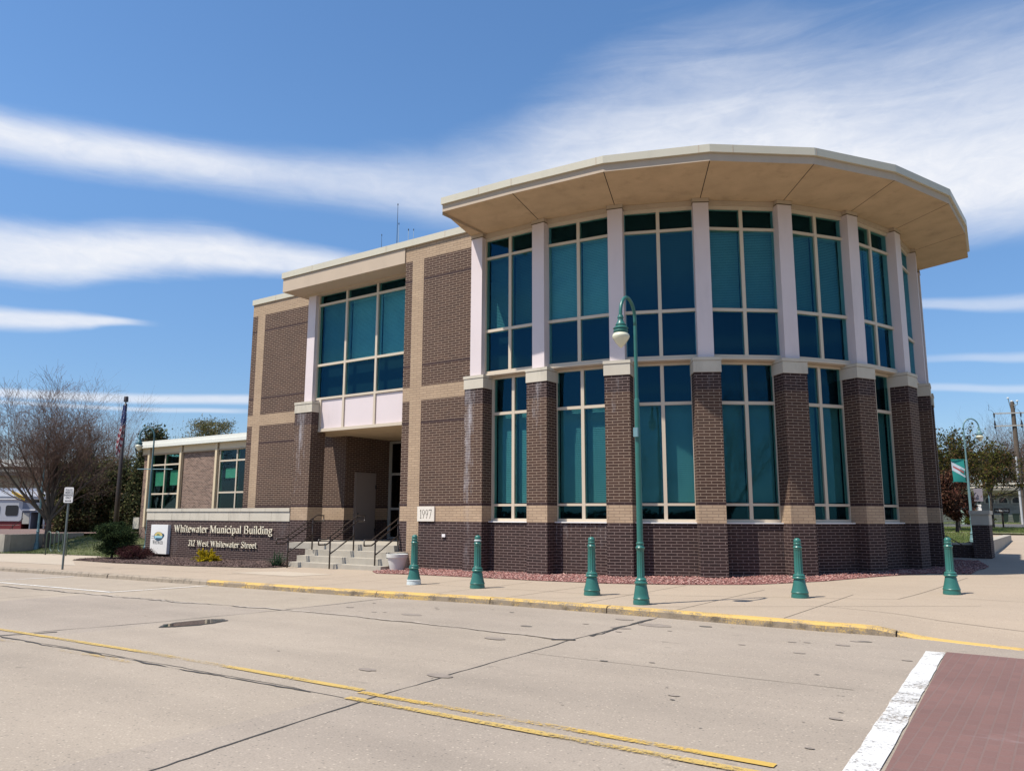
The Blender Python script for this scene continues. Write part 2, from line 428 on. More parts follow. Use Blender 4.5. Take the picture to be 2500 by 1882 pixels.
def slat_blind(parent,o,t,n,u0,u1,z0,z1,depth,mat,pitch=0.05):
    mb=MB(); z=z1
    def P(u,d,z): return (o[0]+t[0]*u+n[0]*d,o[1]+t[1]*u+n[1]*d,z)
    mb.obox(o,t,n,u0,u1,-depth-0.05,-depth-0.005,z1-0.04,z1+0.02)
    while z>z0+pitch:
        h=pitch*1.03
        mb.face([P(u0,-depth-0.002,z-h),P(u1,-depth-0.002,z-h),P(u1,-depth-0.024,z),P(u0,-depth-0.024,z)],0,
                [(u0,z-h),(u1,z-h),(u1,z),(u0,z)])
        z-=pitch
    return mb.build('blind',[mat],parent)
room=MB()
for i in range(8):
    A=ppt(i,RP); Bq=ppt(i+1,RP); L=math.hypot(Bq[0]-A[0],Bq[1]-A[1])
    t=((Bq[0]-A[0])/L,(Bq[1]-A[1])/L); n=(t[1],-t[0])
    # upper window
    mid=L/2
    w=glazing(B,A,t,n,[(0.25,mid-0.05),(mid+0.05,L-0.25)],[(6.17,7.44),(7.53,9.87),(9.95,10.50)],0.34,0.1,0.06,None,M['glass'])
    bl=BL[i]
    for (u0,u1),k in zip([(0.25,mid-0.05),(mid+0.05,L-0.25)],bl):
        slat_blind(w,A,t,n,u0-0.02,u1+0.02,7.46,9.92,0.56,bmat(k))
    # backing of the spandrel rows
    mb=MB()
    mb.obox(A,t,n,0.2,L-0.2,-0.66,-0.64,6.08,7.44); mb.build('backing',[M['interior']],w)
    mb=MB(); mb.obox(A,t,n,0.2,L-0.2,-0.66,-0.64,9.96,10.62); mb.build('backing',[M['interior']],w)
    # head band and lower ledge
    mb=MB()
    mb.obox(A,t,n,0.1,L-0.1,-0.62,-0.22,10.60,10.74,0)
    mb.build('header',[M['stucco']],B)
    mb=MB()
    mb.obox(A,t,n,0.2,L-0.2,-0.50,-0.24,6.03,6.085,0)
    mb.obox(A,t,n,0.33,L-0.33,-0.62,-0.30,6.00,6.028,1)
    mb.build('ledge',[M['frame'],M['stucco']],B)
    # lower window
    w=glazing(B,A,t,n,[(0.45,mid-0.05),(mid+0.05,L-0.45)],[(1.57,1.94),(2.01,4.78),(4.87,5.93)],0.54,0.1,0.06,None,M['glass'],outer=0.085)
    for u0,u1 in [(0.45,mid-0.05),(mid+0.05,L-0.45)]:
        slat_blind(w,A,t,n,u0-0.0,u1+0.0,2.0,4.80,0.72,bmat([0.50,0.42,0.48,0.42,0.40,0.36,0.36,0.36][i]),pitch=0.055)
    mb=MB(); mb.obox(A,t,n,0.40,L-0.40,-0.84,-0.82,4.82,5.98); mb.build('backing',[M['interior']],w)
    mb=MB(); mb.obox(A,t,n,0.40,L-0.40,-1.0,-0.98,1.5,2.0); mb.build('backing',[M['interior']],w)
    mb=MB(); mb.obox(A,t,n,0.30,L-0.30,-0.6,-0.335,1.452,1.485); mb.build('sill',[M['white']],w)
    # apron
    mb=MB(); mb.obox(A,t,n,0.25,L-0.25,-0.62,-0.375,-0.4,1.451,0)
    ap=mb.build('apron',[M['base_stain'] if i in (1,3) else M['base']],B)
    if i in (1,3):
        uvs=ap.data.uv_layers.new(name='stain')
        for p in ap.data.polygons:
            for li in p.loop_indices:
                co=ap.data.vertices[ap.data.loops[li].vertex_index].co
                uvs.data[li].uv=(0.25, 0.75*max(0,(co.z+0.3)/1.75) if i==1 else 0.45*max(0,(co.z-0.1)/1.35))
    # dark room behind the glass
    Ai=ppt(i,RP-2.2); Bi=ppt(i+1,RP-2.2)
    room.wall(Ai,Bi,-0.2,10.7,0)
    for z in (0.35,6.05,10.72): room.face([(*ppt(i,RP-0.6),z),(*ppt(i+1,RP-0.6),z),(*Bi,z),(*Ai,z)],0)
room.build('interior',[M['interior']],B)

# roof of the drum
mb=MB()
def off(poly,d):
    cx,cy=-12.3,29.0; r=[]
    for (x,y) in poly:
        l=math.hypot(x-cx,y-cy); r.append((x-(x-cx)/l*d,y-(y-cy)/l*d))
    return r
O1=OUT; O2=off(OUT,0.07)
for i in range(8):
    mb.wall(O1[i],O1[i+1],ZM,ZT,0)
    mb.face([(*O1[i],ZM),(*O2[i],ZM),(*O2[i+1],ZM),(*O1[i+1],ZM)],0)
mb.wall(O1[8],(-8,33.0),ZM,ZT,0); mb.wall((-14.85,19.74),O1[0],ZM,ZT,0)
cop=mb.build('coping',[M['coping']],B)
mb=MB()
for i in range(8): mb.wall(O2[i],O2[i+1],ZB,ZM,0)
mb.wall(O2[8],(-8,32.9),ZB,ZM,0); mb.wall((-14.80,19.74),O2[0],ZB-0.1,ZM,0)
mb.build('fascia',[M['stucco']],B)
mb=MB()
mb.face([(*p,ZT-0.02) for p in O1]+[(-8,33.0,ZT-0.02),(-14.8,24,ZT-0.02)],0); mb.build('roof',[M['roof']],B)
# soffit panels with open joints over a dark backing
mb=MB(); bk=MB()
I3=[(x,y,ZI) for x,y in INN]; O3=[(x,y,ZB+0.002) for x,y in O2]
for i in range(8):
    a,b,c,d=Vector(I3[i]),Vector(I3[i+1]),Vector(O3[i+1]),Vector(O3[i])
    e=0.012
    def ins(p,q): return p+(q-p).normalized()*e
    q=[ins(a,b),ins(b,a),ins(c,d),ins(d,c)]
    if i==0: q[0],q[3]=a,d
    if i==7: q[1],q[2]=b,c
    mb.face(q,0); bk.face([v+Vector((0,0,0.02)) for v in (a,b,c,d)],0)
# closing faces at both ends of the flared soffit
mb.face([O3[0],I3[0],(INN[0][0],20.3,ZI),(-14.85,20.3,ZB)],0)
mb.face([O3[8],I3[8],(-8,32.6,ZI),(-8,32.9,ZB)],0)
# inner margin back to the windows
for i in range(8):
    A2=ppt(i,RP-0.65); B2=ppt(i+1,RP-0.65)
    mb.face([I3[i],I3[i+1],(*B2,ZI+.002),(*A2,ZI+.002)],0)
so=mb.build('soffit',[M['soffit']],B); bk.build('joint_backing',[M['seam']],so)
mb=MB()   # coping joints: slim upstand seams
for i,k in ((0,0.55),(1,0.0),(2,0.9),(3,0.22),(4,0.02),(1,0.93)):
    p=lerp(O1[i],O1[i+1],k); L=math.hypot(O1[i+1][0]-O1[i][0],O1[i+1][1]-O1[i][1]); t=((O1[i+1][0]-O1[i][0])/L,(O1[i+1][1]-O1[i][1])/L); n=(t[1],-t[0])
    mb.obox(p,t,n,-0.008,0.008,-0.02,0.004,ZM+.002,ZT-.002)
mb.build('coping_joint',[M['stucco']],cop)

# entrance canopy, spandrel and big window
mb=MB()
mb.box(-25.05,-18.46,FY-0.03,21.66,10.45,10.99,0); mb.build('canopy',[M['stucco']],B)
mb=MB()
mb.box(-25.10,-14.9,FY-0.08,FY+0.30,11.01,11.245,0); mb.box(-25.10,-24.7,FY+0.30,21.7,11.01,11.245,0)
mb.box(-29.51,-25.10,LY-0.05,LY+0.3,11.01,11.245,0); mb.box(-29.51,-29.2,LY+0.3,46,11.01,11.245,0)
c2=mb.build('coping',[M['coping']],B)
mb=MB()
for x in (-23.3,-19.35,-16.6): mb.box(x-0.008,x+0.008,FY-0.084,FY-0.07,11.012,11.243)
for x in (-27.9,): mb.box(x-0.008,x+0.008,LY-0.054,LY-0.04,11.012,11.243)
mb.build('coping_joint',[M['stucco']],c2)
mb=MB()
mb.box(-25.0,-15.0,FY+0.02,FY+0.1,10.98,11.02,0)
mb.face([(-29.4,LY+0.2,11.0),(-25,LY+0.2,11.0),(-25,FY+0.2,11.0),(-15.0,FY+0.2,11.0),(-15,24,11.0),(-4.6,32.6,11.0),(-4.8,37.2,11.0),(-8.5,37.2,11.0),(-8.5,46,11.0),(-29.4,46,11.0)],1)
mb.build('roof',[M['seam'],M['roof']],B)
E_Y=20.88; X0=-24.1
xsp=[(-23.98,-22.47),(-22.37,-20.81),(-20.71,-19.15),(-19.05,-18.5)]
w=glazing(B,(0,E_Y),(1,0),(0,-1),xsp,[(6.20,7.46),(7.55,9.92),(10.01,10.42)],0.0,0.1,0.07,None,M['glass'],outer=0.11)
for k,(a,b) in enumerate(xsp):
    kk=[0.55,1.0,1.12,1.0][k]
    slat_blind(w,(0,E_Y),(1,0),(0,-1),a-0.02,b+0.02,7.50,9.95,0.25,bmat(kk),pitch=0.05)
mb=MB(); mb.box(-24.05,-18.45,E_Y+0.33,E_Y+0.35,6.1,7.48); mb.build('backing',[M['interior']],w); mb=MB(); mb.box(-24.05,-18.45,E_Y+0.33,E_Y+0.35,9.97,10.44)
mb.build('backing',[M['interior']],w)
mb=MB(); mb.box(-24.60,-18.45,E_Y-0.24,E_Y+0.1,10.36,10.449,0); mb.build('header',[M['stucco']],B)
mb=MB()
mb.box(-24.05,-18.45,E_Y-0.02,E_Y+0.1,4.97,6.10,0); mb.build('spandrel',[M['pink']],B)
mb=MB()
for k in range(4):
    x=-23.76 if k==0 else xsp[k][0]-0.10
    mb.box(x,x+0.10,E_Y-0.07,E_Y-0.02,4.95,6.12)
mb.box(-23.74,-18.45,E_Y-0.10,E_Y-0.0,4.85,4.965)
mb.build('spandrel_frame',[M['frame']],B)
mb=MB(); mb.box(-24.95,-18.45,21.2,25.3,4.86,4.94,0); mb.box(-23.745,-18.45,E_Y-0.09,21.2,4.855,4.93,0); mb.box(-26.3,-24.9,21.78,22.7,6.26,6.34,0); rs=mb.build('recess_soffit',[M['soffit']],B)
mb=MB(); mb.lathe([(0.0,-0.005),(0.11,-0.005),(0.11,0.02),(0.0,0.02)],20,0,(-20.9,23.1,4.855)); mb.build('downlight',[M['black']],rs)
# room behind the entrance window
mb=MB(); mb.wall((-24.2,24.5),(-18.45,24.5),4.96,10.9); mb.face([(-24.2,21.2,5.0),(-18.45,21.2,5.0),(-18.45,24.5,5.0),(-24.2,24.5,5.0)]); mb.face([(-24.2,20.95,10.45),(-18.45,20.95,10.45),(-18.45,24.5,10.45),(-24.2,24.5,10.45)])
mb.wall((-24.2,21.2),(-24.2,24.5),4.96,10.9); mb.build('interior',[M['interior']],B)
# door on the side wall of the recess
d=MB()
d.obox((-24.05,0),(0,1),(1,0),23.12,24.34,0.0,0.035,0.64,3.40,0)
dr=d.build('door_frame',[M['door']],B)
d=MB(); d.obox((-24.05,0),(0,1),(1,0),23.18,24.28,0.03,0.055,0.65,3.08,0); d.obox((-24.05,0),(0,1),(1,0),23.18,24.28,0.03,0.05,3.10,3.34,0); d.build('door',[M['door']],dr)
d=MB()
for z in (0.95,2.75): d.obox((-24.05,0),(0,1),(1,0),24.28,24.33,0.05,0.075,z,z+0.16,0)
d.tube([(-23.97,23.3,1.55),(-23.97,23.3,1.75)],0.02,8); d.build('door_hardware',[M['black']],dr)
# glazed entrance screen at the back of the recess
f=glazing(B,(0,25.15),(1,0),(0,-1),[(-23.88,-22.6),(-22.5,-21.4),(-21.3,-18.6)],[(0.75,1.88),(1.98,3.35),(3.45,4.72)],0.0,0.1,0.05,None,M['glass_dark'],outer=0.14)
f.name='entrance_screen'
f.data.materials[0]=M['alum']
mb=MB(); mb.wall((-24.2,26.6),(-18.4,26.6),0.3,4.9); mb.build('backing',[M['interior']],f)
mb=MB(); mb.tube([(-23.3,25.12,1.5),(-23.3,25.05,1.52),(-23.3,25.05,2.2),(-23.3,25.12,2.22)],0.013,8); mb.build('door_pull',[M['alum']],f)
# date plaque and outlet box
mb=MB(); mb.box(-17.60,-16.87,FY-0.045,FY+0.02,1.465,1.945); pq=mb.build('plaque',[M['plaque']],B)
mb=MB(); mb.box(-16.53,-16.40,FY-0.05,FY+0.01,0.97,1.07); mb.build('outlet_cover',[M['white']],B)
# ------------------------------------------------------------------ serif letters drawn as strokes
def _V(x,y0,y1,w): return [(x,y0),(x+w,y0),(x+w,y1),(x,y1)]
def _D(x0,y0,x1,y1,w): return [(x0,y0),(x0+w,y0),(x1+w,y1),(x1,y1)]
def _A(cx,cy,rx,ry,a0,a1,wt,wn,k=10):
    out=[];r=[]
    for i in range(k+1):
        a=radians(a0+(a1-a0)*i/k); out.append((cx+rx*cos(a),cy+ry*sin(a))); r.append((cx+(rx-wt)*cos(a),cy+(ry-wn)*sin(a)))
    return [[out[i],out[i+1],r[i+1],r[i]] for i in range(k)]
XH=0.66; TW=0.105; TN=0.05
def _s(x,y,w=0.24): return _V(x-w/2,y,y+0.045,w)
def glyph(ch):
    g=[]; 
    if ch=='W': g=[_D(0.30,0,0.06,1,TW+.02),_D(0.30,0,0.50,1,TN),_D(0.70,0,0.46,1,TW+.02),_D(0.70,0,0.93,1,TN),_s(0.1,.955,.26),_s(0.51,.955,.22),_s(0.95,.955,.22)]; w=1.08
    elif ch=='M': g=[_V(0.08,0,1,TN),_D(0.44,0,0.08,1,TW+.02),_D(0.44,0,0.80,1,TN+.01),_V(0.80,0,1,TW),_s(0.1,0,.22),_s(0.86,0,.26),_s(0.08,.955,.16),_s(0.90,.955,.2)]; w=1.02
    elif ch=='B': g=[_V(0.08,0,1,TW)]+_A(0.34,0.75,0.26,0.25,-90,90,TW,TN)+_A(0.36,0.26,0.30,0.27,-90,90,TW,TN)+[_V(0.02,.955,1,.34) if 0 else [(0.02,.955),(0.34,.955),(0.34,1),(0.02,1)],[(0.02,0),(0.36,0),(0.36,.045),(0.02,.045)],[(0.1,.49),(0.36,.49),(0.36,.54),(0.1,.54)]]; w=0.74
    elif ch=='S': g=_A(0.30,0.745,0.23,0.255,20,200,TN+.02,TN)+_A(0.30,0.26,0.25,0.26,-160,15,TW-.01,TN)+[_D(0.44,0.36,0.07,0.62,0.12),_V(0.47,.72,.98,.04),_V(0.05,.02,.3,.04)]; w=0.62
    elif ch=='h': g=[_V(0.1,0,1,TW)]+_A(0.315,0.42,0.20,0.25,0,150,TW,TN)+[_V(0.41,0,.43,TW),_s(.15,0),_s(.46,0),_V(0.02,.955,1,.14)]; w=0.62
    elif ch=='i': g=[_V(0.09,0,XH,TW),_s(.14,0),_V(0.02,XH-.045,XH,.14)]+_A(0.14,0.87,0.075,0.075,0,360,.074,.074,12); w=0.30
    elif ch=='l': g=[_V(0.09,0,1,TW),_s(.14,0),_V(0.02,.955,1,.14)]; w=0.30
    elif ch=='t': g=[_V(0.12,0.08,0.88,TW),[(0.0,XH-.05),(0.33,XH-.05),(0.33,XH),(0.0,XH)]]+_A(0.27,0.14,0.15,0.15,180,300,TW,TN); w=0.36
    elif ch=='e': g=_A(0.27,0.33,0.24,0.345,0,310,TW,TN,16)+[[(0.08,.33),(0.50,.33),(0.50,.38),(0.08,.38)]]; w=0.54
    elif ch=='c': g=_A(0.27,0.33,0.24,0.345,45,315,TW,TN,16)+_A(0.42,.52,.06,.06,0,360,.059,.059,8); w=0.50
    elif ch=='w': g=[_D(0.21,0,0.05,XH,TW),_D(0.21,0,0.37,XH,TN),_D(0.52,0,0.36,XH,TW),_D(0.52,0,0.68,XH,TN),_s(0.08,XH-.045,.2),_s(0.39,XH-.045,.16),_s(0.70,XH-.045,.18)]; w=0.79
    elif ch=='a': g=[_V(0.34,0,.45,TW)]+_A(0.265,0.46,0.18,0.21,0,150,TW,TN)+_A(0.22,0.19,0.19,0.20,60,330,TW-.01,TN)+[_V(.34,0,.045,.2),[(0.2,.34),(.36,.36),(.36,.41),(.2,.39)]]; w=0.54
    elif ch=='r': g=[_V(0.1,0,XH,TW),_s(.15,0),_V(0.02,XH-.045,XH,.14)]+_A(0.34,0.46,0.15,0.21,40,170,TN+.02,TN)+_A(.39,.58,.065,.065,0,360,.064,.064,8); w=0.46
    elif ch=='u': g=[_V(0.09,.2,XH,TW),_V(0.42,0,XH,TW)]+_A(0.29,0.24,0.20,0.255,180,330,TW,TN)+[_V(0.01,XH-.045,XH,.14),_V(0.34,XH-.045,XH,.14),_V(.42,0,.045,.2)]; w=0.64
    elif ch=='n': g=[_V(0.1,0,XH,TW)]+_A(0.315,0.42,0.20,0.25,0,150,TW,TN)+[_V(0.41,0,.43,TW),_s(.15,0),_s(.46,0),_V(0.02,XH-.045,XH,.14)]; w=0.62
    elif ch=='p': g=[_V(0.1,-.3,XH,TW)]+_A(0.31,0.33,0.24,0.345,-140,140,TW,TN,14)+[_s(.15,-.3),_V(0.02,XH-.045,XH,.14)]; w=0.60
    elif ch=='d': g=[_V(0.40,0,1,TW)]+_A(0.28,0.33,0.24,0.345,40,320,TW,TN,14)+[_V(.40,0,.045,.19),_V(.31,.955,1,.14)]; w=0.60
    elif ch=='g': g=_A(0.25,0.43,0.20,0.24,0,360,TW-.02,TN,16)+_A(0.26,-.13,0.25,0.17,0,360,TW-.03,TN,16)+[_D(.12,.0,.10,.22,.06),[(0.42,.58),(.56,.62),(.56,.67),(.42,.65)],[(.1,.0),(.4,-.02),(.4,.06),(.1,.08)]]; w=0.58
    elif ch=='s': g=_A(0.215,0.50,0.15,0.17,20,200,TN+.02,TN)+_A(0.215,0.165,0.16,0.175,-160,15,TW-.02,TN)+[_D(0.31,0.24,0.06,0.42,0.09)]; w=0.44
    elif ch=='3': g=_A(0.22,0.76,0.20,0.24,-60,160,TW-.02,TN)+_A(0.20,0.28,0.23,0.29,-160,80,TW,TN); w=0.52
    elif ch=='1': g=[_V(0.16,0,1,TW),_s(.21,0,.26),_D(.04,.82,.14,.96,.09)]; w=0.40
    elif ch=='2': g=_A(0.24,0.74,0.20,0.26,-15,165,TW,TN)+[_D(.04,.04,.33,.66,.10),[(0.03,0),(.46,0),(.46,.09),(.03,.09)]]; w=0.54
    elif ch=='9': g=_A(0.24,0.70,0.21,0.30,0,360,TW-.02,TN,18)+[_D(.16,0,.36,.62,.08)]; w=0.54
    elif ch=='7': g=[[(0.03,.92),(.48,.92),(.48,1),(.03,1)],_D(.14,0,.40,.95,.085),_V(.03,.80,1,.04)]; w=0.52
    elif ch=='H': g=[_V(.08,0,1,TW),_V(.52,0,1,TW),[(.1,.48),(.6,.48),(.6,.53),(.1,.53)],_s(.13,0),_s(.57,0),_s(.13,.955),_s(.57,.955)]; w=0.74
    elif ch=='I': g=[_V(.09,0,1,TW),_s(.14,0),_s(.14,.955)]; w=0.32
    elif ch=='T': g=[_V(.24,0,1,TW),[(0.02,.95),(.56,.95),(.56,1),(.02,1)],_s(.29,0),_V(.02,.82,1,.04),_V(.52,.82,1,.04)]; w=0.60
    elif ch=='E': g=[_V(.08,0,1,TW),[(0.02,.95),(.48,.95),(.48,1),(.02,1)],[(0.02,0),(.50,0),(.50,.05),(.02,.05)],[(.1,.48),(.4,.48),(.4,.53),(.1,.53)],_V(.45,.82,1,.04),_V(.47,0,.18,.04)]; w=0.58
    elif ch=='A': g=[_D(.05,0,.32,1,TN),_D(.52,0,.30,1,TW+.02),[(.16,.32),(.56,.32),(.56,.37),(.16,.37)],_s(.08,0,.2),_s(.58,0,.24)]; w=0.72
    elif ch=='R': g=[_V(.08,0,1,TW)]+_A(.34,.74,.24,.26,-90,90,TW,TN)+[[(0.02,.95),(.34,.95),(.34,1),(.02,1)],[(.1,.48),(.34,.48),(.34,.53),(.1,.53)],_D(.52,0,.28,.5,TW+.02),_s(.13,0),_s(.60,0,.14)]; w=0.70
    else: w=0.34
    return g,w
def serif(text,x0,x1,z0,h,y,depth,name,mat,parent,smallcaps=False):
    """raised lettering on a wall facing -Y: from x0 to x1, baseline z0, cap height h, back plane y"""
    tot=0; lay=[]
    for k,ch in enumerate(text):
        sc=1.0
        if smallcaps and k>0: sc=0.78
        g,w=glyph(ch); lay.append((g,tot,sc)); tot+=w*sc
    fx=(x1-x0)/tot; mb=MB()
    for g,ox,sc in lay:
        for poly in g:
            p=[(x0+(ox+a*sc)*fx, z0+b*sc*h) for a,b in poly]
            ar=sum(p[i][0]*p[(i+1)%len(p)][1]-p[(i+1)%len(p)][0]*p[i][1] for i in range(len(p)))
            if ar<0: p=p[::-1]
            mb.face([(a,y-depth,b) for a,b in p],0)
            for i in range(len(p)):
                a,b=p[i],p[(i+1)%len(p)]
                mb.face([(a[0],y-depth,a[1]),(a[0],y,a[1]),(b[0],y,b[1]),(b[0],y-depth,b[1])],0)
    return mb.build(name,[mat],parent)
def sans(text,size,name,mat,parent,mtx,depth=0.002,sx=1.0,align='CENTER'):
    cu=bpy.data.curves.new(name,'FONT'); cu.body=text; cu.size=size; cu.align_x=align; cu.extrude=depth; cu.resolution_u=2
    cu.space_line=0.92
    o=bpy.data.objects.new(name+'_tmp',cu); C.objects.link(o)
    dg=bpy.context.evaluated_depsgraph_get()
    me=bpy.data.meshes.new_from_object(o.evaluated_get(dg)); bpy.data.objects.remove(o)
    for v in me.vertices: v.co=mtx @ Vector((v.co.x*sx,v.co.y,v.co.z))
    me.materials.clear(); me.materials.append(mat); me.name=name
    ob=bpy.data.objects.new(name,me); C.objects.link(ob)
    if parent is not None: put(ob,parent)
    return ob
def facing(p,nx,ny):
    """matrix: text x to the right as seen from the front, y up, z towards the viewer (normal nx,ny)"""
    l=math.hypot(nx,ny); nx/=l; ny/=l
    return Matrix(((-ny,0,nx,p[0]),(nx,0,ny,p[1]),(0,1,0,p[2]),(0,0,0,1)))

M['engrave']=plain('engraved_shadow_grey',(0.20,0.18,0.15),0.9)
serif('1997',-17.50,-16.97,1.555,0.29,FY-0.045,0.004,'date',M['engrave'],pq)

# ------------------------------------------------------------------ sign wall
SW=thing('sign_wall','low dark brick wall with pale stone coping carrying cream raised lettering','sign wall',(-29.6,PY+0.2,0))
mb=MB(); x0,x1=-34.62,-24.74
mb.box(x0,x1,PY+0.004,PY+0.40,-0.6,1.41,0); w=mb.build('wall',[M['base']],SW)
mb=MB(); 
e=[x0-0.02]+[-34.0+1.36*k for k in range(0,7)]+[x1]
for a,b in zip(e[:-1],e[1:]): mb.box(a+0.006,b-0.006,PY-0.015,PY+0.42,1.412,1.775,0)
e=[x0-0.02,-33.0,-31.9,-30.6,-29.3,-27.75,-26.2,x1]
for a,b in zip(e[:-1],e[1:]): mb.box(a+0.005,b-0.005,PY-0.045,PY+0.45,1.785,1.92,0)
mb.box(x0,x1,PY+0.005,PY+0.38,1.40,1.90,1)
mb.build('coping',[M['stone'],M['seam']],SW)
serif('Whitewater Municipal Building',-32.35,-25.66,0.905,0.315,PY-0.03,0.03,'lettering',M['letter'],SW)
serif('312 West Whitewater Street',-31.22,-26.60,0.335,0.25,PY-0.03,0.03,'lettering',M['letter'],SW)
mb=MB(); mb.box(-33.99,-32.68,PY-0.14,PY+0.0,-0.06,1.21,0); sp=mb.build('sign_panel',[M['white']],SW)
# emblem: leaf-shaped seal with a gold sky over blue water
def leaf(cx,cz,rx,rz,y,mat_i,mb,z_lo=-2,z_hi=2,k=28,tip=0.0):
    pts=[]
    for i in range(k):
        a=2*pi*i/k; x=cx+rx*cos(a); z=cz+rz*sin(a)
        if tip and cos(a)>0.75: x+=tip*(cos(a)-0.75)/0.25; z+=tip*0.5*(cos(a)-0.75)/0.25
        z=max(z_lo,min(z_hi,z)); pts.append((x,y,z))
    mb.face(pts,mat_i)
mb=MB(); yy=PY-0.142; cx,cz=-33.37,0.70
leaf(cx,cz,0.36,0.20,yy-0.000,0,mb,tip=0.10)
leaf(cx,cz+0.015,0.31,0.175,yy-0.002,1,mb,z_lo=cz)
leaf(cx,cz-0.0,0.31,0.15,yy-0.004,2,mb,z_hi=cz+0.02)
leaf(cx+0.05,cz-0.09,0.24,0.09,yy-0.006,0,mb,z_hi=cz-0.07)
leaf(cx-0.02,cz+0.06,0.13,0.05,yy-0.006,3,mb,z_lo=cz+0.04)
for dz in (0.0,-0.09): mb.face([(cx-0.56,yy-0.001,cz+dz),(cx-0.36,yy-0.001,cz+dz),(cx-0.36,yy-0.001,cz+dz+0.018),(cx-0.56,yy-0.001,cz+dz+0.018)],0)
mb.build('emblem',[plain('emblem_navy',(0.03,0.07,0.12),0.5),plain('emblem_gold',(0.62,0.48,0.16),0.5),plain('emblem_water',(0.30,0.55,0.66),0.5),plain('emblem_green',(0.12,0.22,0.12),0.5)],sp)
serif('WHITEWATER',-33.80,-32.98,0.36,0.17,PY-0.14,0.004,'lettering',M['black'],sp,smallcaps=True)

# ------------------------------------------------------------------ older low wing
WY=24.0
W2=thing('low_office_wing','single storey wing of mottled brick with cream frames and white roof edge','building',(-36,28,0))
mb=MB()
mb.wall((-41.32,WY),(-40.8,WY),-0.6,4.9,0); mb.wall((-37.62,WY),(-34.85,WY),-0.6,4.9,0,0.4)
mb.wall((-41.32,33),(-41.32,WY),-0.6,4.9,0); mb.wall((-29.47,33),(-41.32,33),-0.6,4.9,0)
mb.wall((-40.8,WY),(-37.62,WY),-0.6,1.7,0); mb.wall((-34.85,WY),(-29.47,WY),-0.6,1.7,0)
mb.build('wall',[M['old']],W2)
M['cream']=plain('cream_painted_trim',(0.62,0.50,0.34),0.5,var=0.05)
mb=MB()
mb.box(-41.42,-29.47,WY-0.06,WY+0.3,4.86,5.22,0)
for x in (-40.72,-37.75,-34.69): mb.box(x-0.08,x+0.08,WY-0.14,WY-0.02,1.0,5.22,0); mb.box(x-0.13,x-0.08,WY-0.06,WY-0.01,1.0,5.22,1); mb.box(x+0.08,x+0.13,WY-0.06,WY-0.01,1.0,5.22,1)
mb.box(-41.42,-29.47,WY-0.10,WY-0.05,4.84,4.90,1)
mb.build('trim',[M['cream'],plain('tan_trim',(0.40,0.30,0.20),0.6)],W2)
mb=MB(); mb.box(-41.55,-29.49,WY-0.32,33.2,5.22,5.385,0); mb.box(-41.48,-29.49,WY-0.25,33.1,5.395,5.58,0); mb.box(-41.4,-29.49,WY-0.2,33,5.38,5.40,1)
mb.build('roof',[plain('white_roof_edge',(0.66,0.66,0.60),0.5,var=0.04),M['seam']],W2)
f=glazing(W2,(0,WY),(1,0),(0,-1),[(-40.55,-39.32),(-39.25,-37.95)],[(1.2,2.70),(2.78,4.24),(4.32,4.82)],0.02,0.08,0.05,None,M['glass_grey'],outer=0.06)
for a,b,z0,z1 in [(-40.38,-39.42,3.17,3.93),(-39.0,-37.98,3.19,3.97)]:
    mb=MB(); mb.box(a,b,WY+0.16,WY+0.17,z0,z1); mb.build('blind',[M['blindg']],f)
f2=glazing(W2,(0,WY),(1,0),(0,-1),[(-34.46,-33.17),(-33.09,-31.8),(-31.7,-30.4)],[(1.2,2.70),(2.78,4.26),(4.34,4.82)],0.02,0.08,0.05,None,M['glass_grey'],outer=0.06)
mb=MB(); mb.box(-34.22,-33.14,WY+0.16,WY+0.17,3.45,3.94); mb.build('blind',[M['blindg']],f2)
mb=MB(); mb.wall((-41,27),(-29.6,27),0,5); mb.face([(-41,WY+.3,0.1),(-29.6,WY+.3,0.1),(-29.6,27,0.1),(-41,27,0.1)]); mb.face([(-41,WY+.3,5.0),(-29.6,WY+.3,5.0),(-29.6,27,5.0),(-41,27,5.0)]); mb.build('interior',[M['interior']],W2)
mb=MB(); mb.box(-41.9,-41.34,WY-0.05,WY+0.6,0.9,1.5,0); mb.build('meter_box',[M['stone']],W2)

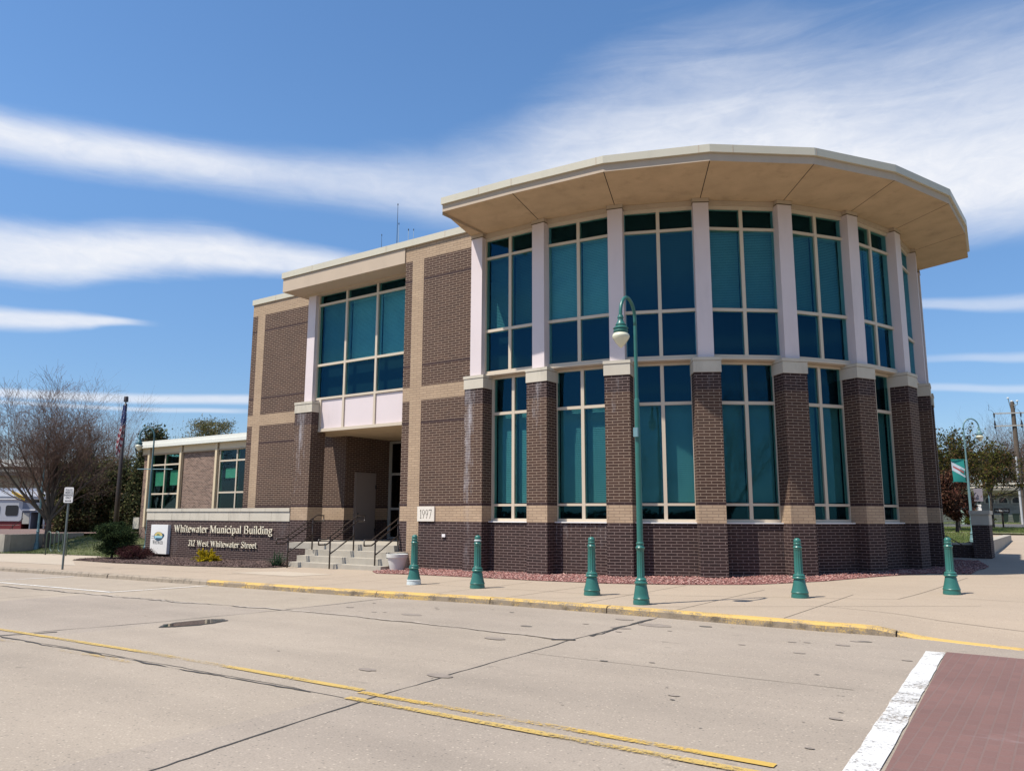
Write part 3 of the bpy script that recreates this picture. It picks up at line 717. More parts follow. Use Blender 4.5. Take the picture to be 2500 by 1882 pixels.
# ------------------------------------------------------------------ steps, railings, pot
ST=thing('entrance_steps','broad concrete steps of four risers climbing to the recessed entrance','steps',(-20.2,19,0))
for k in range(4):
    z1=0.05+0.203*k; y0=18.56+0.362*k
    mb=MB()
    xl=-22.42 if k<3 else -23.74
    xr=-18.0 if k<3 else -18.44
    yb=19.9 if k<3 else 25.0
    if k==1: xr=-18.0
    if k==3: mb.box(-26.3,-18.44,y0+0.9,26.5,-0.3,z1-0.002); mb.box(-23.74,-18.44,y0,y0+0.9,z1-0.21,z1)
    else: mb.box(xl,xr if k<3 else xr,y0,min(yb,FY-0.01),-0.5 if k==0 else z1-0.207,z1)
    o=mb.build('step',[M['conc']],ST)
    bv=o.modifiers.new('soft_edges','BEVEL'); bv.width=0.012; bv.segments=2
def handrail(x,y0,label):
    """two-line stair rail; y0 = front post"""
    h=thing('stair_handrail',label,'handrail',(x,y0,-0.13),'dark handrails on the entrance steps')
    r=0.024
    def line(pts,name,r=r):
        mb=MB(); mb.tube([(x,y0+a,b) for a,b in pts],r,8); return mb.build(name,[M['bronze']],h,smooth=True)
    line([(-0.50,0.69),(-0.50,0.86),(-0.17,0.86),(1.22,1.64),(1.55,1.64),(1.55,1.45),(1.22,1.45),(-0.17,0.69),(-0.50,0.69)],'grab_rail')
    line([(0,0.38),(1.06,0.97)],'mid_rail')
    line([(0,-0.14),(0,0.93)],'post',0.026); line([(1.06,0.45),(1.06,1.55)],'post',0.026)
    mb=MB(); mb.lathe([(0.065,0),(0.065,0.012),(0.03,0.016)],16,0,(x,y0,-0.14)); mb.build('base_flange',[M['bronze']],h)
    return h
handrail(-22.02,18.18,'dark bronze stair handrail beside the sign wall')
handrail(-20.2,18.42,'dark bronze stair handrail up the middle of the steps')
handrail(-18.5,18.80,'dark bronze stair handrail next to the pale flower pot')
mb=MB(); zt=T(-17.6,18.9)
P=thing('flower_pot','pale plastic flower pot standing beside the steps','flower pot',(-17.62,18.90,-0.06))
mb.lathe([(0.0,-0.06),(0.215,-0.06),(0.30,0.30),(0.305,0.33),(0.335,0.335),(0.345,0.44),(0.335,0.445),(0.32,0.445),(0.30,0.38),(0.0,0.37)],28,0,(-17.62,18.90,0.0)); mb.build('tub',[M['pot']],P,smooth=40)
mb=MB(); mb.lathe([(0.0,0.385),(0.298,0.385),(0.298,0.392),(0.0,0.40)],20,0,(-17.62,18.90,0.0)); mb.build('soil',[plain('potting_soil',(0.06,0.045,0.03),0.95)],P)
# antennas on the roof
def antenna(x,y,z0,z1,r,label,mat,extra=False):
    a=thing('roof_antenna',label,'antenna',(x,y,11.0),'antennas on the flat roof')
    mb=MB(); mb.tube([(x,y,11.0),(x,y,z0+(z1-z0)*0.4),(x,y,z1)],[r*1.3,r,r*0.6],6); mb.build('mast',[mat],a)
    mb=MB(); mb.lathe([(r*1.2,0),(r*1.4,0.03),(r,0.08)],8,0,(x,y,z1)); mb.build('tip',[M['black']],a)
    if extra:
        mb=MB()
        for z in (z0+0.15,z0+0.55): mb.tube([(x-0.14,y,z),(x+0.14,y,z+0.02)],0.016,6); mb.lathe([(0.02,-0.03),(0.05,0),(0.02,0.03)],8,0,(x,y,z))
        mb.build('dipole',[M['black']],a)
fade=plain('pale_whip',(0.42,0.5,0.56),0.4); dkw=plain('dark_whip',(0.06,0.08,0.11),0.4)
antenna(-22.6,22.79,12.0,13.22,0.012,'short dark whip antenna, leftmost on the roof',dkw)
antenna(-21.95,23.03,12.0,14.5,0.016,'tallest dark whip antenna on the roof',dkw)
antenna(-21.95,23.12,12.0,13.68,0.014,'pale whip antenna touching the tallest one',fade)
antenna(-21.62,23.36,12.4,13.42,0.016,'stubby antenna with two crossbars on the roof',fade,True)
antenna(-21.44,23.48,12.0,13.42,0.013,'pale plain whip antenna nearest the drum roof',fade)
# ------------------------------------------------------------------ ground, street, walks
def grid_sheet(name,x0,x1,y0,y1,nx,ny,fz,mat,mask=None):
    mb=MB(); idx={}
    vs=[];fs=[]
    for j in range(ny+1):
        for i in range(nx+1):
            x=x0+(x1-x0)*i/nx; y=y0+(y1-y0)*j/ny; vs.append((x,y,fz(x,y)))
    for j in range(ny):
        for i in range(nx):
            a=j*(nx+1)+i; fs.append((a,a+1,a+nx+2,a+nx+1))
    me=bpy.data.meshes.new(name); me.from_pydata(vs,[],fs); me.materials.append(mat)
    me.polygons.foreach_set('use_smooth',[True]*len(fs))
    o=bpy.data.objects.new(name,me); C.objects.link(o); return o
def poly_sheet(name,pts,lift,mat,fz=T,cell=1.0,kind='structure'):
    """a flat-laid polygon draped on the ground, cut into cells so it follows the slope"""
    import bmesh
    bm=bmesh.new(); vs=[bm.verts.new((x,y,0)) for x,y in pts]; bm.faces.new(vs)
    xs=[p[0] for p in pts]; ys=[p[1] for p in pts]
    def cut(axis,lo,hi):
        k=math.ceil(lo/cell)*cell
        while k<hi:
            no=(1,0,0) if axis==0 else (0,1,0); co=(k,0,0) if axis==0 else (0,k,0)
            bmesh.ops.bisect_plane(bm,geom=bm.verts[:]+bm.edges[:]+bm.faces[:],plane_co=co,plane_no=no); k+=cell
    cut(0,min(xs),max(xs)); cut(1,min(ys),max(ys))
    for v in bm.verts: v.co.z=fz(v.co.x,v.co.y)+lift
    for f in bm.faces: f.normal_update()
    for f in bm.faces:
        if f.normal.z<0: f.normal_flip()
    me=bpy.data.meshes.new(name); bm.to_mesh(me); bm.free(); me.materials.append(mat)
    o=bpy.data.objects.new(name,me); C.objects.link(o)
    if kind: o['kind']=kind
    return o

def road_mat(name,base,speck=0.25,blot=0.22,tint=None,stains=0.5,lanes=False):
    m,nt,out=nmat(name)
    tc=N(nt,'ShaderNodeTexCoord'); ob=tc.outputs['Object']
    big=tex_noise(nt,ob,0.22,5,0.6); mid=tex_noise(nt,ob,1.7,5,0.65,(0.35,1,1)); fine=tex_noise(nt,ob,60,2,0.6)
    k=mth(nt,'ADD',1.0,mth(nt,'MULTIPLY',mth(nt,'SUBTRACT',big,0.5),blot*2)); 
    k=mth(nt,'ADD',k,mth(nt,'MULTIPLY',mth(nt,'SUBTRACT',mid,0.5),blot)); k=mth(nt,'ADD',k,mth(nt,'MULTIPLY',mth(nt,'SUBTRACT',fine,0.5),speck*1.6))
    vm=N(nt,'ShaderNodeVectorMath',operation='SCALE'); vm.inputs[0].default_value=base; nt.links.new(k,vm.inputs['Scale'])
    col=vm.outputs[0]
    # slab to slab tone and wheel-polished lanes
    bt=N(nt,'ShaderNodeTexBrick',offset=0.0); mpb=N(nt,'ShaderNodeMapping'); mpb.inputs['Location'].default_value=(6.1,-5.75,0); nt.links.new(ob,mpb.inputs[0]); nt.links.new(mpb.outputs[0],bt.inputs['Vector'])
    bt.inputs['Color1'].default_value=(0.93,0.93,0.95,1); bt.inputs['Color2'].default_value=(1.06,1.05,1.02,1); bt.inputs['Mortar'].default_value=(1,1,1,1); bt.inputs['Scale'].default_value=1.0; bt.inputs['Mortar Size'].default_value=0.0; bt.inputs['Brick Width'].default_value=6.6; bt.inputs['Row Height'].default_value=4.45
    if lanes:
        col=mixc(nt,1.0,col,bt.outputs['Color'],'MULTIPLY')
        sx=N(nt,'ShaderNodeSeparateXYZ'); nt.links.new(ob,sx.inputs[0])
        for yc in (7.15,8.85,3.1,4.7):
            g_=mth(nt,'SUBTRACT',1.0,ramp(nt,mth(nt,'ABSOLUTE',mth(nt,'ADD',mth(nt,'SUBTRACT',sx.outputs[1],yc),mth(nt,'MULTIPLY',mth(nt,'SUBTRACT',big,0.5),0.8))),0.0,0.55))
            col=mixc(nt,mth(nt,'MULTIPLY',g_,0.10),col,(0.12,0.105,0.09))
    # aggregate flecks
    vo=N(nt,'ShaderNodeTexVoronoi',Scale=30.0); nt.links.new(ob,vo.inputs['Vector'])
    sp=N(nt,'ShaderNodeSeparateColor'); nt.links.new(vo.outputs['Color'],sp.inputs[0])
    near=mth(nt,'SUBTRACT',1.0,ramp(nt,vo.outputs['Distance'],0.15,0.42))
    lt=mth(nt,'MULTIPLY',near,ramp(nt,sp.outputs[0],0.80,0.84)); dk=mth(nt,'MULTIPLY',near,ramp(nt,sp.outputs[1],0.84,0.88))
    col=mixc(nt,mth(nt,'MULTIPLY',lt,0.55),col,(0.52,0.44,0.35)); col=mixc(nt,mth(nt,'MULTIPLY',dk,0.6),col,(0.10,0.09,0.08))
    # oil spots and tyre-worn streaks
    st=tex_noise(nt,ob,0.9,5,0.6,(0.5,1.6,1)); col=mixc(nt,mth(nt,'MULTIPLY',ramp(nt,st,0.60,0.78),stains*0.5),col,tuple(b*0.55 for b in base))
    s2=tex_noise(nt,ob,3.1,3,0.5,(0.6,1.4,1)); col=mixc(nt,mth(nt,'MULTIPLY',ramp(nt,s2,0.70,0.76),stains),col,tuple(b*0.4 for b in base))
    principled(nt,out,col,0.9,0,0.25,fine,0.35,0.006); return m
M['street']=road_mat('street_concrete',(0.305,0.258,0.208),speck=0.42,blot=0.26,stains=0.45,lanes=True)
M['walk']=road_mat('sidewalk_concrete',(0.345,0.278,0.212),speck=0.14,blot=0.13,stains=0.18)
M['apron_conc']=road_mat('pale_new_concrete',(0.395,0.335,0.265),speck=0.12,blot=0.10,stains=0.1)
M['asphalt']=road_mat('asphalt',(0.085,0.083,0.085),speck=0.3)
M['crack']=plain('crack_filler',(0.045,0.042,0.04),0.85,var=0.4,scale=9)
M['joint']=plain('joint_brown',(0.13,0.105,0.08),0.95,var=0.4,scale=9)  # mottled dark brown for slab joints and cracks
M['soil']=plain('lawn_soil',(0.075,0.085,0.032),0.95,var=0.35,scale=4)
def worn_paint(name,col,base,wear=0.5,scale=2.4,xfade=None):
    m,nt,out=nmat(name)
    tc=N(nt,'ShaderNodeTexCoord'); ob=tc.outputs['Object']
    a=tex_noise(nt,ob,scale*0.5,3,0.6,(0.6,1,1)); b=tex_noise(nt,ob,26,5,0.75)
    v=mth(nt,'ADD',mth(nt,'MULTIPLY',a,0.5),mth(nt,'MULTIPLY',b,0.5))
    k=ramp(nt,v,wear-0.05,wear+0.08)
    c=tex_noise(nt,ob,1.1,4); cc=mixc(nt,mth(nt,'MULTIPLY',c,0.5),col,tuple(x*0.7 for x in col))
    tr=N(nt,'ShaderNodeBsdfTransparent'); pr=nt.nodes.new('ShaderNodeBsdfPrincipled'); nt.links.new(cc,pr.inputs['Base Color']); pr.inputs['Roughness'].default_value=0.75
    mx=N(nt,'ShaderNodeMixShader'); nt.links.new(k,mx.inputs[0]); nt.links.new(pr.outputs[0],mx.inputs[1]); nt.links.new(tr.outputs[0],mx.inputs[2])
    nt.links.new(mx.outputs[0],out.inputs[0]); return m
def kerb_mat(name,conc,paint,wear):
    m,nt,out=nmat(name)
    tc=N(nt,'ShaderNodeTexCoord'); ob=tc.outputs['Object']
    a=tex_noise(nt,ob,2.2,7,0.75,(0.5,1,1.4)); b=tex_noise(nt,ob,38,3,0.7)
    v=mth(nt,'ADD',mth(nt,'MULTIPLY',a,0.65),mth(nt,'MULTIPLY',b,0.35)); 
    sp=N(nt,'ShaderNodeSeparateXYZ'); nt.links.new(ob,sp.inputs[0])
    ge=N(nt,'ShaderNodeNewGeometry'); sn_=N(nt,'ShaderNodeSeparateXYZ'); nt.links.new(ge.outputs['Normal'],sn_.inputs[0])
    v=mth(nt,'SUBTRACT',v,mth(nt,'MULTIPLY',mth(nt,'SUBTRACT',sn_.outputs[2],0.45),0.10))
    k=ramp(nt,v,wear-0.06,wear+0.05)
    d=tex_noise(nt,ob,5,5,0.7); cc=mixc(nt,ramp(nt,d,0.45,0.7),conc,tuple(x*0.5 for x in conc))
    col=mixc(nt,k,paint,cc) if paint else cc
    principled(nt,out,col,0.85,0,0.2,b,0.4,0.006); return m
KC=(0.30,0.25,0.195)
M['kerb']=kerb_mat('kerb_concrete',KC,None,0.5)
M['kerb_y']=kerb_mat('kerb_yellow_worn',(0.25,0.20,0.145),(0.52,0.345,0.11),0.500)
M['yline']=worn_paint('yellow_road_paint',(0.50,0.345,0.10),None,0.505)
M['yline3']=worn_paint('yellow_road_paint_thin',(0.52,0.34,0.075),None,0.49)
M['yline2']=worn_paint('yellow_road_paint_faded',(0.52,0.34,0.075),None,0.45)
M['wline']=worn_paint('white_road_paint',(0.70,0.68,0.64),None,0.56)
M['wline2']=worn_paint('white_crossing_paint',(0.60,0.59,0.57),None,0.55,3.0)

def zst(x,y): return 0.010*max(-30.0,min(0.0,x+10.0))-0.13
g=grid_sheet('ground',-420,420,-220,620,140,140,lambda x,y:T(x,y)-0.32,M['soil']); struct(g)
kerbline=[(-72,12.95),(-45,13.1),(-28,13.22),(-20.5,13.2),(-14,13.12),(-9.3,13.38),(-6.2,13.42),(-3.4,13.36),(-2.5,13.42),(-1.9,13.40),(-1.45,13.25),(-0.6,13.03),(4,12.7),(9,12.6)]
def kerb_top(x):
    return 0.010*max(-30.0,min(0.0,x+10.0)) - 0.118*smooth((x+2.75)/1.0)
def ky(x):
    for (a,b),(c,d) in zip(kerbline[:-1],kerbline[1:]):
        if a<=x<=c: return b+(d-b)*(x-a)/(c-a)
    return kerbline[0][1] if x<kerbline[0][0] else kerbline[-1][1]
st=grid_sheet('street',-90,40,-9,14.0,65,23,zst,M['street']); struct(st)
# kerb stones
def kerb_run(name,x0,x1,mat,step=0.28):
    mb=MB(); n=max(2,int((x1-x0)/step)); prof=None
    rows=[]
    for i in range(n+1):
        x=x0+(x1-x0)*i/n; y=ky(x); zt=kerb_top(x); zb=zst(x,y)-0.12
        j=0.010*(noise.noise((x*2.3,3.1,0))); 
        rows.append([(x,y-0.03+j,zb),(x,y-0.012+j,zt-0.035),(x,y+0.02+j,zt-0.004+j*0.4),(x,y+0.16,zt+0.004),(x,y+0.20,zb)])
    for a,b in zip(rows[:-1],rows[1:]):
        for q in range(4): mb.face([a[q],b[q],b[q+1],a[q+1]],0)
    mb.face(rows[0],0); mb.face(rows[-1][::-1],0)
    o=mb.build(name,[mat],None,smooth=50); struct(o); return o
for a,b in [(-72,-45),(-44.98,-28.75),(-28.735,-25.4),(-25.38,-24.3),(-24.24,-19.2)]: kerb_run('kerb',a,b,M['kerb'])
for a,b in [(-19.19,-17.5),(-17.485,-12.9),(-12.885,-9.85),(-9.83,-7.2),(-7.175,-2.3),(-2.275,9)]: kerb_run('kerb',a,b,M['kerb_y'])
# sidewalk: follows the kerb, drops at the crossing
def zwalk(x,y):
    d=0.118*smooth((x+2.9)/1.15)*smooth((16.2-y)/2.4)
    return T(x,y)-d
mb=MB(); nx=230; rows=[]
xs=[-72+ (81.0*i/nx) for i in range(nx+1)]
for x in xs:
    y0=ky(x)+0.155; r=[]
    for j in range(15):
        y=y0+(19.95-y0)*j/14.0; r.append((x,y,zwalk(x,y)))
    rows.append(r)
for a,b in zip(rows[:-1],rows[1:]):
    for j in range(14): mb.face([a[j],b[j],b[j+1],a[j+1]],0,[(0,0)]*4)
sw=mb.build('sidewalk',[M['walk']],None,smooth=True); struct(sw)
# side walk running back along the right of the drum
sw2=grid_sheet('side_walk',-7.4,9.0,19.95,68,22,64,lambda x,y:T(x,y)+0.0,M['walk']); struct(sw2)
# slab joints
def ribbon(name,pts,w,lift,mat,fz,jit=0.0,seedv=0.0,step=0.25,wj=0.0,kind='structure'):
    mb=MB(); P=[]
    for (a,b),(c,d) in zip(pts[:-1],pts[1:]):
        L=math.hypot(c-a,d-b); k=max(1,int(L/step))
        for i in range(k): P.append((a+(c-a)*i/k,b+(d-b)*i/k))
    P.append(pts[-1]); E=[]
    for i,(x,y) in enumerate(P):
        a=P[max(0,i-1)]; b=P[min(len(P)-1,i+1)]; L=math.hypot(b[0]-a[0],b[1]-a[1]) or 1
        n=(-(b[1]-a[1])/L,(b[0]-a[0])/L)
        j=jit*(noise.noise((x*1.3+seedv,y*1.3,seedv))+0.5*noise.noise((x*6.1+seedv,y*6.1,seedv+3))); ww=w*(1+wj*noise.noise((x*2.1,y*2.1,seedv+9)) )
        ww=max(ww,w*0.12)
        E.append(((x+n[0]*(j+ww/2),y+n[1]*(j+ww/2)),(x+n[0]*(j-ww/2),y+n[1]*(j-ww/2))))
    for (a,b),(c,d) in zip(E[:-1],E[1:]):
        mb.face([(*a,fz(*a)+lift),(*b,fz(*b)+lift),(*d,fz(*d)+lift),(*c,fz(*c)+lift)],0)
    o=mb.build(name,[mat],None); o['kind']=kind; return o
for i,x in enumerate([-46,-44,-42,-40,-37.6,-35.8,-33.9,-32.1,-30.2,-28.3,-26.4,-24.5,-22.6,-20.8,-18.9,-17.0,-15.2,-13.3,-11.4,-9.6,-7.8,-5.9,-4.0]):
    yt=16.9 if x<-18 else (17.2 if x<-8.5 else 18.5)
    ribbon('sidewalk_joint',[(x,ky(x)+0.2),(x+0.05,yt)],0.014,0.004,M['joint'],zwalk,0.004,x)
ribbon('sidewalk_joint',[(-60,14.95),(-8.5,15.2)],0.014,0.004,M['joint'],zwalk,0.004,2)
ribbon('sidewalk_joint',[(-8.5,15.2),(-3.0,18.0),(-2.3,24.0)],0.014,0.0045,M['joint'],zwalk,0.004,3)
for pts in ([(-6.6,13.7),(-1.5,17.6)],[(-3.9,15.8),(-0.2,14.6),(6,14.4)],[(-2.2,19.0),(4,18.6)],[(-2.0,24.8),(4,24.4)],[(-1.5,30.2),(4,30)],[(-0.62,19),(-0.75,36)]):
    ribbon('sidewalk_joint',pts,0.015,0.005,M['joint'],zwalk if pts[0][1]<19 else T,0.006,pts[0][0])
ribbon('sidewalk_crack',[(-9.4,13.6),(-9.0,14.0),(-8.7,14.05),(-8.2,14.6),(-8.1,15.3),(-7.6,16.2)],0.013,0.0055,M['joint'],zwalk,0.05,5)
poly_sheet('new_sidewalk_patch',[(-21.4,15.5),(-18.4,15.4),(-18.0,16.6),(-20.6,16.75)],0.006,M['apron_conc'],zwalk)
poly_sheet('new_sidewalk_patch',[(-46,14.95),(-30,15.1),(-34.3,17.1),(-35.3,18.2),(-36.5,19.75),(-41.6,19.75),(-46,17.35)],0.006,M['apron_conc'],zwalk)
# street joints, cracks and tar
R=random.Random(4)
ribbon('street_joint',[(-5.2,1.5),(-5.82,5.9),(-6.1,10.2),(-6.15,13.3)],0.022,0.004,M['crack'],zst,0.03,1,0.12,0.9)
ribbon('street_tar',[(-6.05,10.75),(-6.12,12.2),(-6.15,13.1)],0.07,0.008,M['crack'],zst,0.07,4,0.07,1.4)
ribbon('street_joint',[(-13.6,5.3),(-12.9,8.0),(-12.6,10.3),(-12.5,13.1)],0.022,0.004,M['crack'],zst,0.05,2,0.12,0.8)
ribbon('street_joint',[(-20.4,6.0),(-19.8,10.2),(-19.6,13.1)],0.018,0.004,M['joint'],zst,0.04,3,0.12,0.8)
ribbon('street_joint',[(-34,6.0),(-33,10.2),(-32.6,13)],0.02,0.004,M['joint'],zst,0.04,3,0.2,0.8)
ribbon('street_joint',[(-40,10.0),(-20,10.1),(-12.6,10.35),(-9.2,10.28),(-6.1,10.2)],0.035,0.004,M['joint'],zst,0.10,6,0.14,1.3)
ribbon('street_crack',[(-24,10.02),(-16,10.1),(-12.6,10.33)],0.03,0.006,M['crack'],zst,0.10,6.0,0.14,1.6)
ribbon('street_crack',[(-10.4,10.3),(-8.2,10.27),(-6.1,10.2)],0.05,0.006,M['joint'],zst,0.10,6,0.10,1.6)
ribbon('street_joint',[(-40,5.72),(-13.5,5.68),(-6.1,5.78),(-2.6,5.8)],0.012,0.004,M['crack'],zst,0.03,7,0.12,0.9)
ribbon('street_tar',[(-13.2,5.66),(-10,5.66),(-6.5,5.74)],0.026,0.006,M['crack'],zst,0.05,8,0.07,1.7)
ribbon('street_tar',[(-13.55,5.5),(-13.1,6.4)],0.05,0.006,M['crack'],zst,0.05,8,0.08,1.5)
ribbon('street_joint',[(-6.0,9.0),(-2.0,9.1)],0.010,0.004,M['joint'],zst,0.02,7.7,0.12,0.5)
ribbon('street_tar',[(-6.35,10.12),(-6.05,10.3)],0.14,0.009,M['crack'],zst,0.05,18,0.05,1.2)
def blotch(name,x,y,rx,ry,mat,lift,k=16,rough=0.3,kind='structure',sd=0):
    pts=[(x+rx*cos(2*pi*i/k)*(1+rough*noise.noise((i*0.9,sd,x))),y+ry*sin(2*pi*i/k)*(1+rough*noise.noise((i*0.9,sd+4,y)))) for i in range(k)]
    mb=MB(); mb.face([(a,b,zst(a,b)+lift) for a,b in pts],0); o=mb.build(name,[mat],None); o['kind']=kind; return o
M['oil']=plain('oil_spot',(0.235,0.197,0.165),0.8,var=0.3,scale=8)
M['oil2']=plain('dark_spot',(0.13,0.115,0.10),0.8,var=0.3,scale=8)
for i in range(46):
    x=R.uniform(-12.5,-1.8); y=R.uniform(10.9,13.0)
    if i>26: x=R.uniform(-9,-1.8); y=R.uniform(6.2,10.0)
    s=R.uniform(0.02,0.09) if i%7 else R.uniform(0.12,0.26)
    if i>26: s*=0.55
    blotch('oil_stain',x,y,s*1.3,s*0.7,M['oil'] if (i%5 or s>0.1) else M['oil2'],0.0045+0.0001*i,sd=i)
mw,nt,out=nmat('puddle_water')
p=principled(nt,out,(0.035,0.035,0.04),0.04,0,0.6)
blotch('puddle',-12.25,8.22,0.33,0.60,M['crack'],0.007,28,0.22,sd=3)
blotch('puddle',-12.25,8.22,0.27,0.53,mw,0.010,28,0.18,sd=3)
# painted lines
ribbon('yellow_line',[(-60,6.07),(-15.0,6.03),(-6.12,6.10)],0.105,0.010,M['yline'],zst,0.006,3,0.1)
ribbon('yellow_line',[(-60,5.62),(-13.7,5.50)],0.10,0.010,M['yline'],zst,0.006,4,0.1)
ribbon('yellow_line',[(-13.3,5.50),(-9.0,5.58)],0.10,0.010,M['yline2'],zst,0.006,5,0.1)
ribbon('yellow_line',[(-6.08,6.03),(-1.9,6.06)],0.10,0.010,M['yline3'],zst,0.006,6,0.1)
ribbon('yellow_line',[(-6.0,5.78),(-1.45,5.82)],0.105,0.012,M['yline'],zst,0.006,7,0.1)
M['pale_edge']=plain('spalled_edge',(0.40,0.345,0.29),0.9,var=0.3,scale=12)
ribbon('street_joint_edge',[(-24,10.13),(-16,10.18),(-12.6,10.40),(-9.2,10.34),(-6.1,10.26)],0.05,0.0042,M['pale_edge'],zst,0.10,6,0.10,1.2)
ribbon('white_line',[(-60,10.62),(-19.3,10.62)],0.10,0.010,M['wline'],zst)
ribbon('white_line',[(-19.3,10.60),(-18.95,13.05)],0.09,0.014,M['wline'],zst)
ribbon('white_line',[(-60,10.62),(-44,10.62)],0.10,0.012,M['wline'],zst)
for x in (-32.5,-26.2): ribbon('white_line',[(x,10.7),(x+0.3,13.0)],0.09,0.014,M['wline'],zst)
cr=[(-1.62,12.2),(-1.34,5.7),(-1.18,1.5)]
ribbon('crossing_border',cr,0.225,0.012,M['wline2'],zst,0.012,3,0.15,0.10)
# brick crossing
M['paver']=brick('crossing_pavers',(0.178,0.100,0.088),(0.160,0.092,0.082),(0.17,0.11,0.098),bw=0.20,rh=0.10,ms=0.008,wear=0.6)
mb=MB(); 
pts=[(-1.50,12.3),(-1.20,5.7),(-1.03,1.0),(6,1.0),(6,12.2)]
mb.face([(a,b,zst(a,b)+0.008) for a,b in pts],0,[(b*1.0,a) for a,b in pts]); o=mb.build('brick_crossing',[M['paver']],None); struct(o)

# ------------------------------------------------------------------ gravel and mulch
def stones(name,poly,n,smin,smax,mats,lift,fz=T,flat=0.6,seedv=1,stretch=1.0,mound=0.0):
    rr=random.Random(seedv); xs=[p[0] for p in poly]; ys=[p[1] for p in poly]
    def inside(x,y):
        c=False; j=len(poly)-1
        for i in range(len(poly)):
            xi,yi=poly[i]; xj,yj=poly[j]
            if (yi>y)!=(yj>y) and x<(xj-xi)*(y-yi)/(yj-yi)+xi: c=not c
            j=i
        return c
    base=[(1,0,0),(-1,0,0),(0,1,0),(0,-1,0),(0,0,1),(0,0,-1)]; tri=[(0,2,4),(2,1,4),(1,3,4),(3,0,4),(2,0,5),(1,2,5),(3,1,5),(0,3,5)]
    V=[];F=[];MI=[];c=0
    while c<n:
        x=rr.uniform(min(xs),max(xs)); y=rr.uniform(min(ys),max(ys))
        if not inside(x,y): continue
        s=rr.uniform(smin,smax); a=rr.uniform(0,6.28); b=rr.uniform(-0.5,0.5); ca,sa=cos(a),sin(a); k=len(V)
        sx,sy,sz=s*rr.uniform(0.8,1.3)*stretch,s*rr.uniform(0.6,1.0),s*rr.uniform(0.5,0.9)*flat
        z=fz(x,y)+lift+rr.uniform(-0.3,0.6)*s
        for (u,v,w) in base:
            u2,v2,w2=u*sx,v*sy,w*sz+b*u*sx
            j=rr.uniform(0.8,1.2); V.append((x+(u2*ca-v2*sa)*j,y+(u2*sa+v2*ca)*j,z+w2*j))
        mi=rr.randrange(len(mats))
        for t in tri: F.append(tuple(k+q for q in t)); MI.append(mi)
        c+=1
    me=bpy.data.meshes.new(name); me.from_pydata(V,[],F)
    for m in mats: me.materials.append(m)
    me.polygons.foreach_set('material_index',MI); me.update()
    o=bpy.data.objects.new(name,me); C.objects.link(o); o['kind']='stuff'; return o
GP=[(-17.9,18.1),(-17.2,17.55),(-15.5,17.75),(-13.6,17.72),(-11.5,17.62),(-9.6,17.75),(-8.0,18.5),(-6.5,19.6),(-5.2,21.4),(-4.3,23.2),(-3.3,24.9),(-2.35,25.5),(-2.35,31.5),(-3.0,35.6),(-4.6,35.6),(-5.5,30),(-7,25),(-9.5,22.3),(-13,20.9),(-15.5,20.3),(-18.3,19.8)]
gm=[plain('red_granite_%d'%i,c,0.85,var=0.2,scale=30) for i,c in enumerate([(0.30,0.135,0.115),(0.38,0.20,0.17),(0.22,0.095,0.085),(0.44,0.29,0.25),(0.17,0.09,0.08)])]
poly_sheet('gravel_bed',GP,0.012,gm[2])
stones('red_gravel',GP,21000,0.016,0.036,gm,0.022)
MP=[(-34.4,17.15),(-30.5,16.75),(-26,16.95),(-22.6,17.55),(-22.35,17.9),(-22.4,19.2),(-23.7,20.5),(-34.6,20.5),(-35.2,18.2)]
mm=[plain('bark_mulch_%d'%i,c,0.9,var=0.3,scale=30) for i,c in enumerate([(0.075,0.046,0.040),(0.11,0.068,0.058),(0.050,0.032,0.029),(0.15,0.10,0.085)])]
poly_sheet('mulch_bed',MP,0.015,mm[2])
stones('bark_mulch',MP,13000,0.014,0.034,mm,0.03,flat=0.5,seedv=3,stretch=1.7)
# lawns
def lawn(name,poly,n,h,mats,seedv,lift=0.02):
    poly_sheet(name+'_soil',poly,lift,M['soil'],cell=1.0)
    rr=random.Random(seedv); xs=[p[0] for p in poly]; ys=[p[1] for p in poly]; V=[];F=[];MI=[];c=0
    while c<n:
        x=rr.uniform(min(xs),max(xs)); y=rr.uniform(min(ys),max(ys)); ok=False; j=len(poly)-1
        for i in range(len(poly)):
            xi,yi=poly[i]; xj,yj=poly[j]
            if (yi>y)!=(yj>y) and x<(xj-xi)*(y-yi)/(yj-yi)+xi: ok=not ok
            j=i
        if not ok: continue
        c+=1; a=rr.uniform(0,6.28); w=0.012; hh=h*rr.uniform(0.5,1.2); k=len(V); z=T(x,y)+lift
        lx,ly=rr.uniform(-.5,.5)*hh,rr.uniform(-.5,.5)*hh
        V += [(x-w*cos(a),y-w*sin(a),z),(x+w*cos(a),y+w*sin(a),z),(x+lx,y+ly,z+hh)]
        F.append((k,k+1,k+2)); g=noise.noise((x*0.35,y*0.35,2.0))
        MI.append(0 if g+rr.uniform(-.4,.4)<-0.05 else (1 if rr.random()<0.8 else 2))
    me=bpy.data.meshes.new(name); me.from_pydata(V,[],F)
    for m in mats: me.materials.append(m)
    me.polygons.foreach_set('material_index',MI); o=bpy.data.objects.new(name,me); C.objects.link(o); o['kind']='stuff'; return o
gr=[plain('grass_green',(0.095,0.135,0.030),0.8,var=0.2),plain('grass_light',(0.15,0.19,0.05),0.8,var=0.2),plain('grass_straw',(0.20,0.17,0.07),0.8)]
LP=[(-70,17.2),(-46,17.35),(-41.6,19.8),(-36.5,19.8),(-35.3,18.6),(-34.8,20.4),(-35.2,23.8),(-41.8,24.0),(-42,34),(-70,34)]
lawn('lawn_grass',LP,60000,0.09,gr,5)
RL=[(-8.5,40.0),(-4.2,40.0),(-3.9,56),(-8.5,56)]
lawn('raised_lawn_grass',RL,9000,0.10,gr,6,lift=0.42)
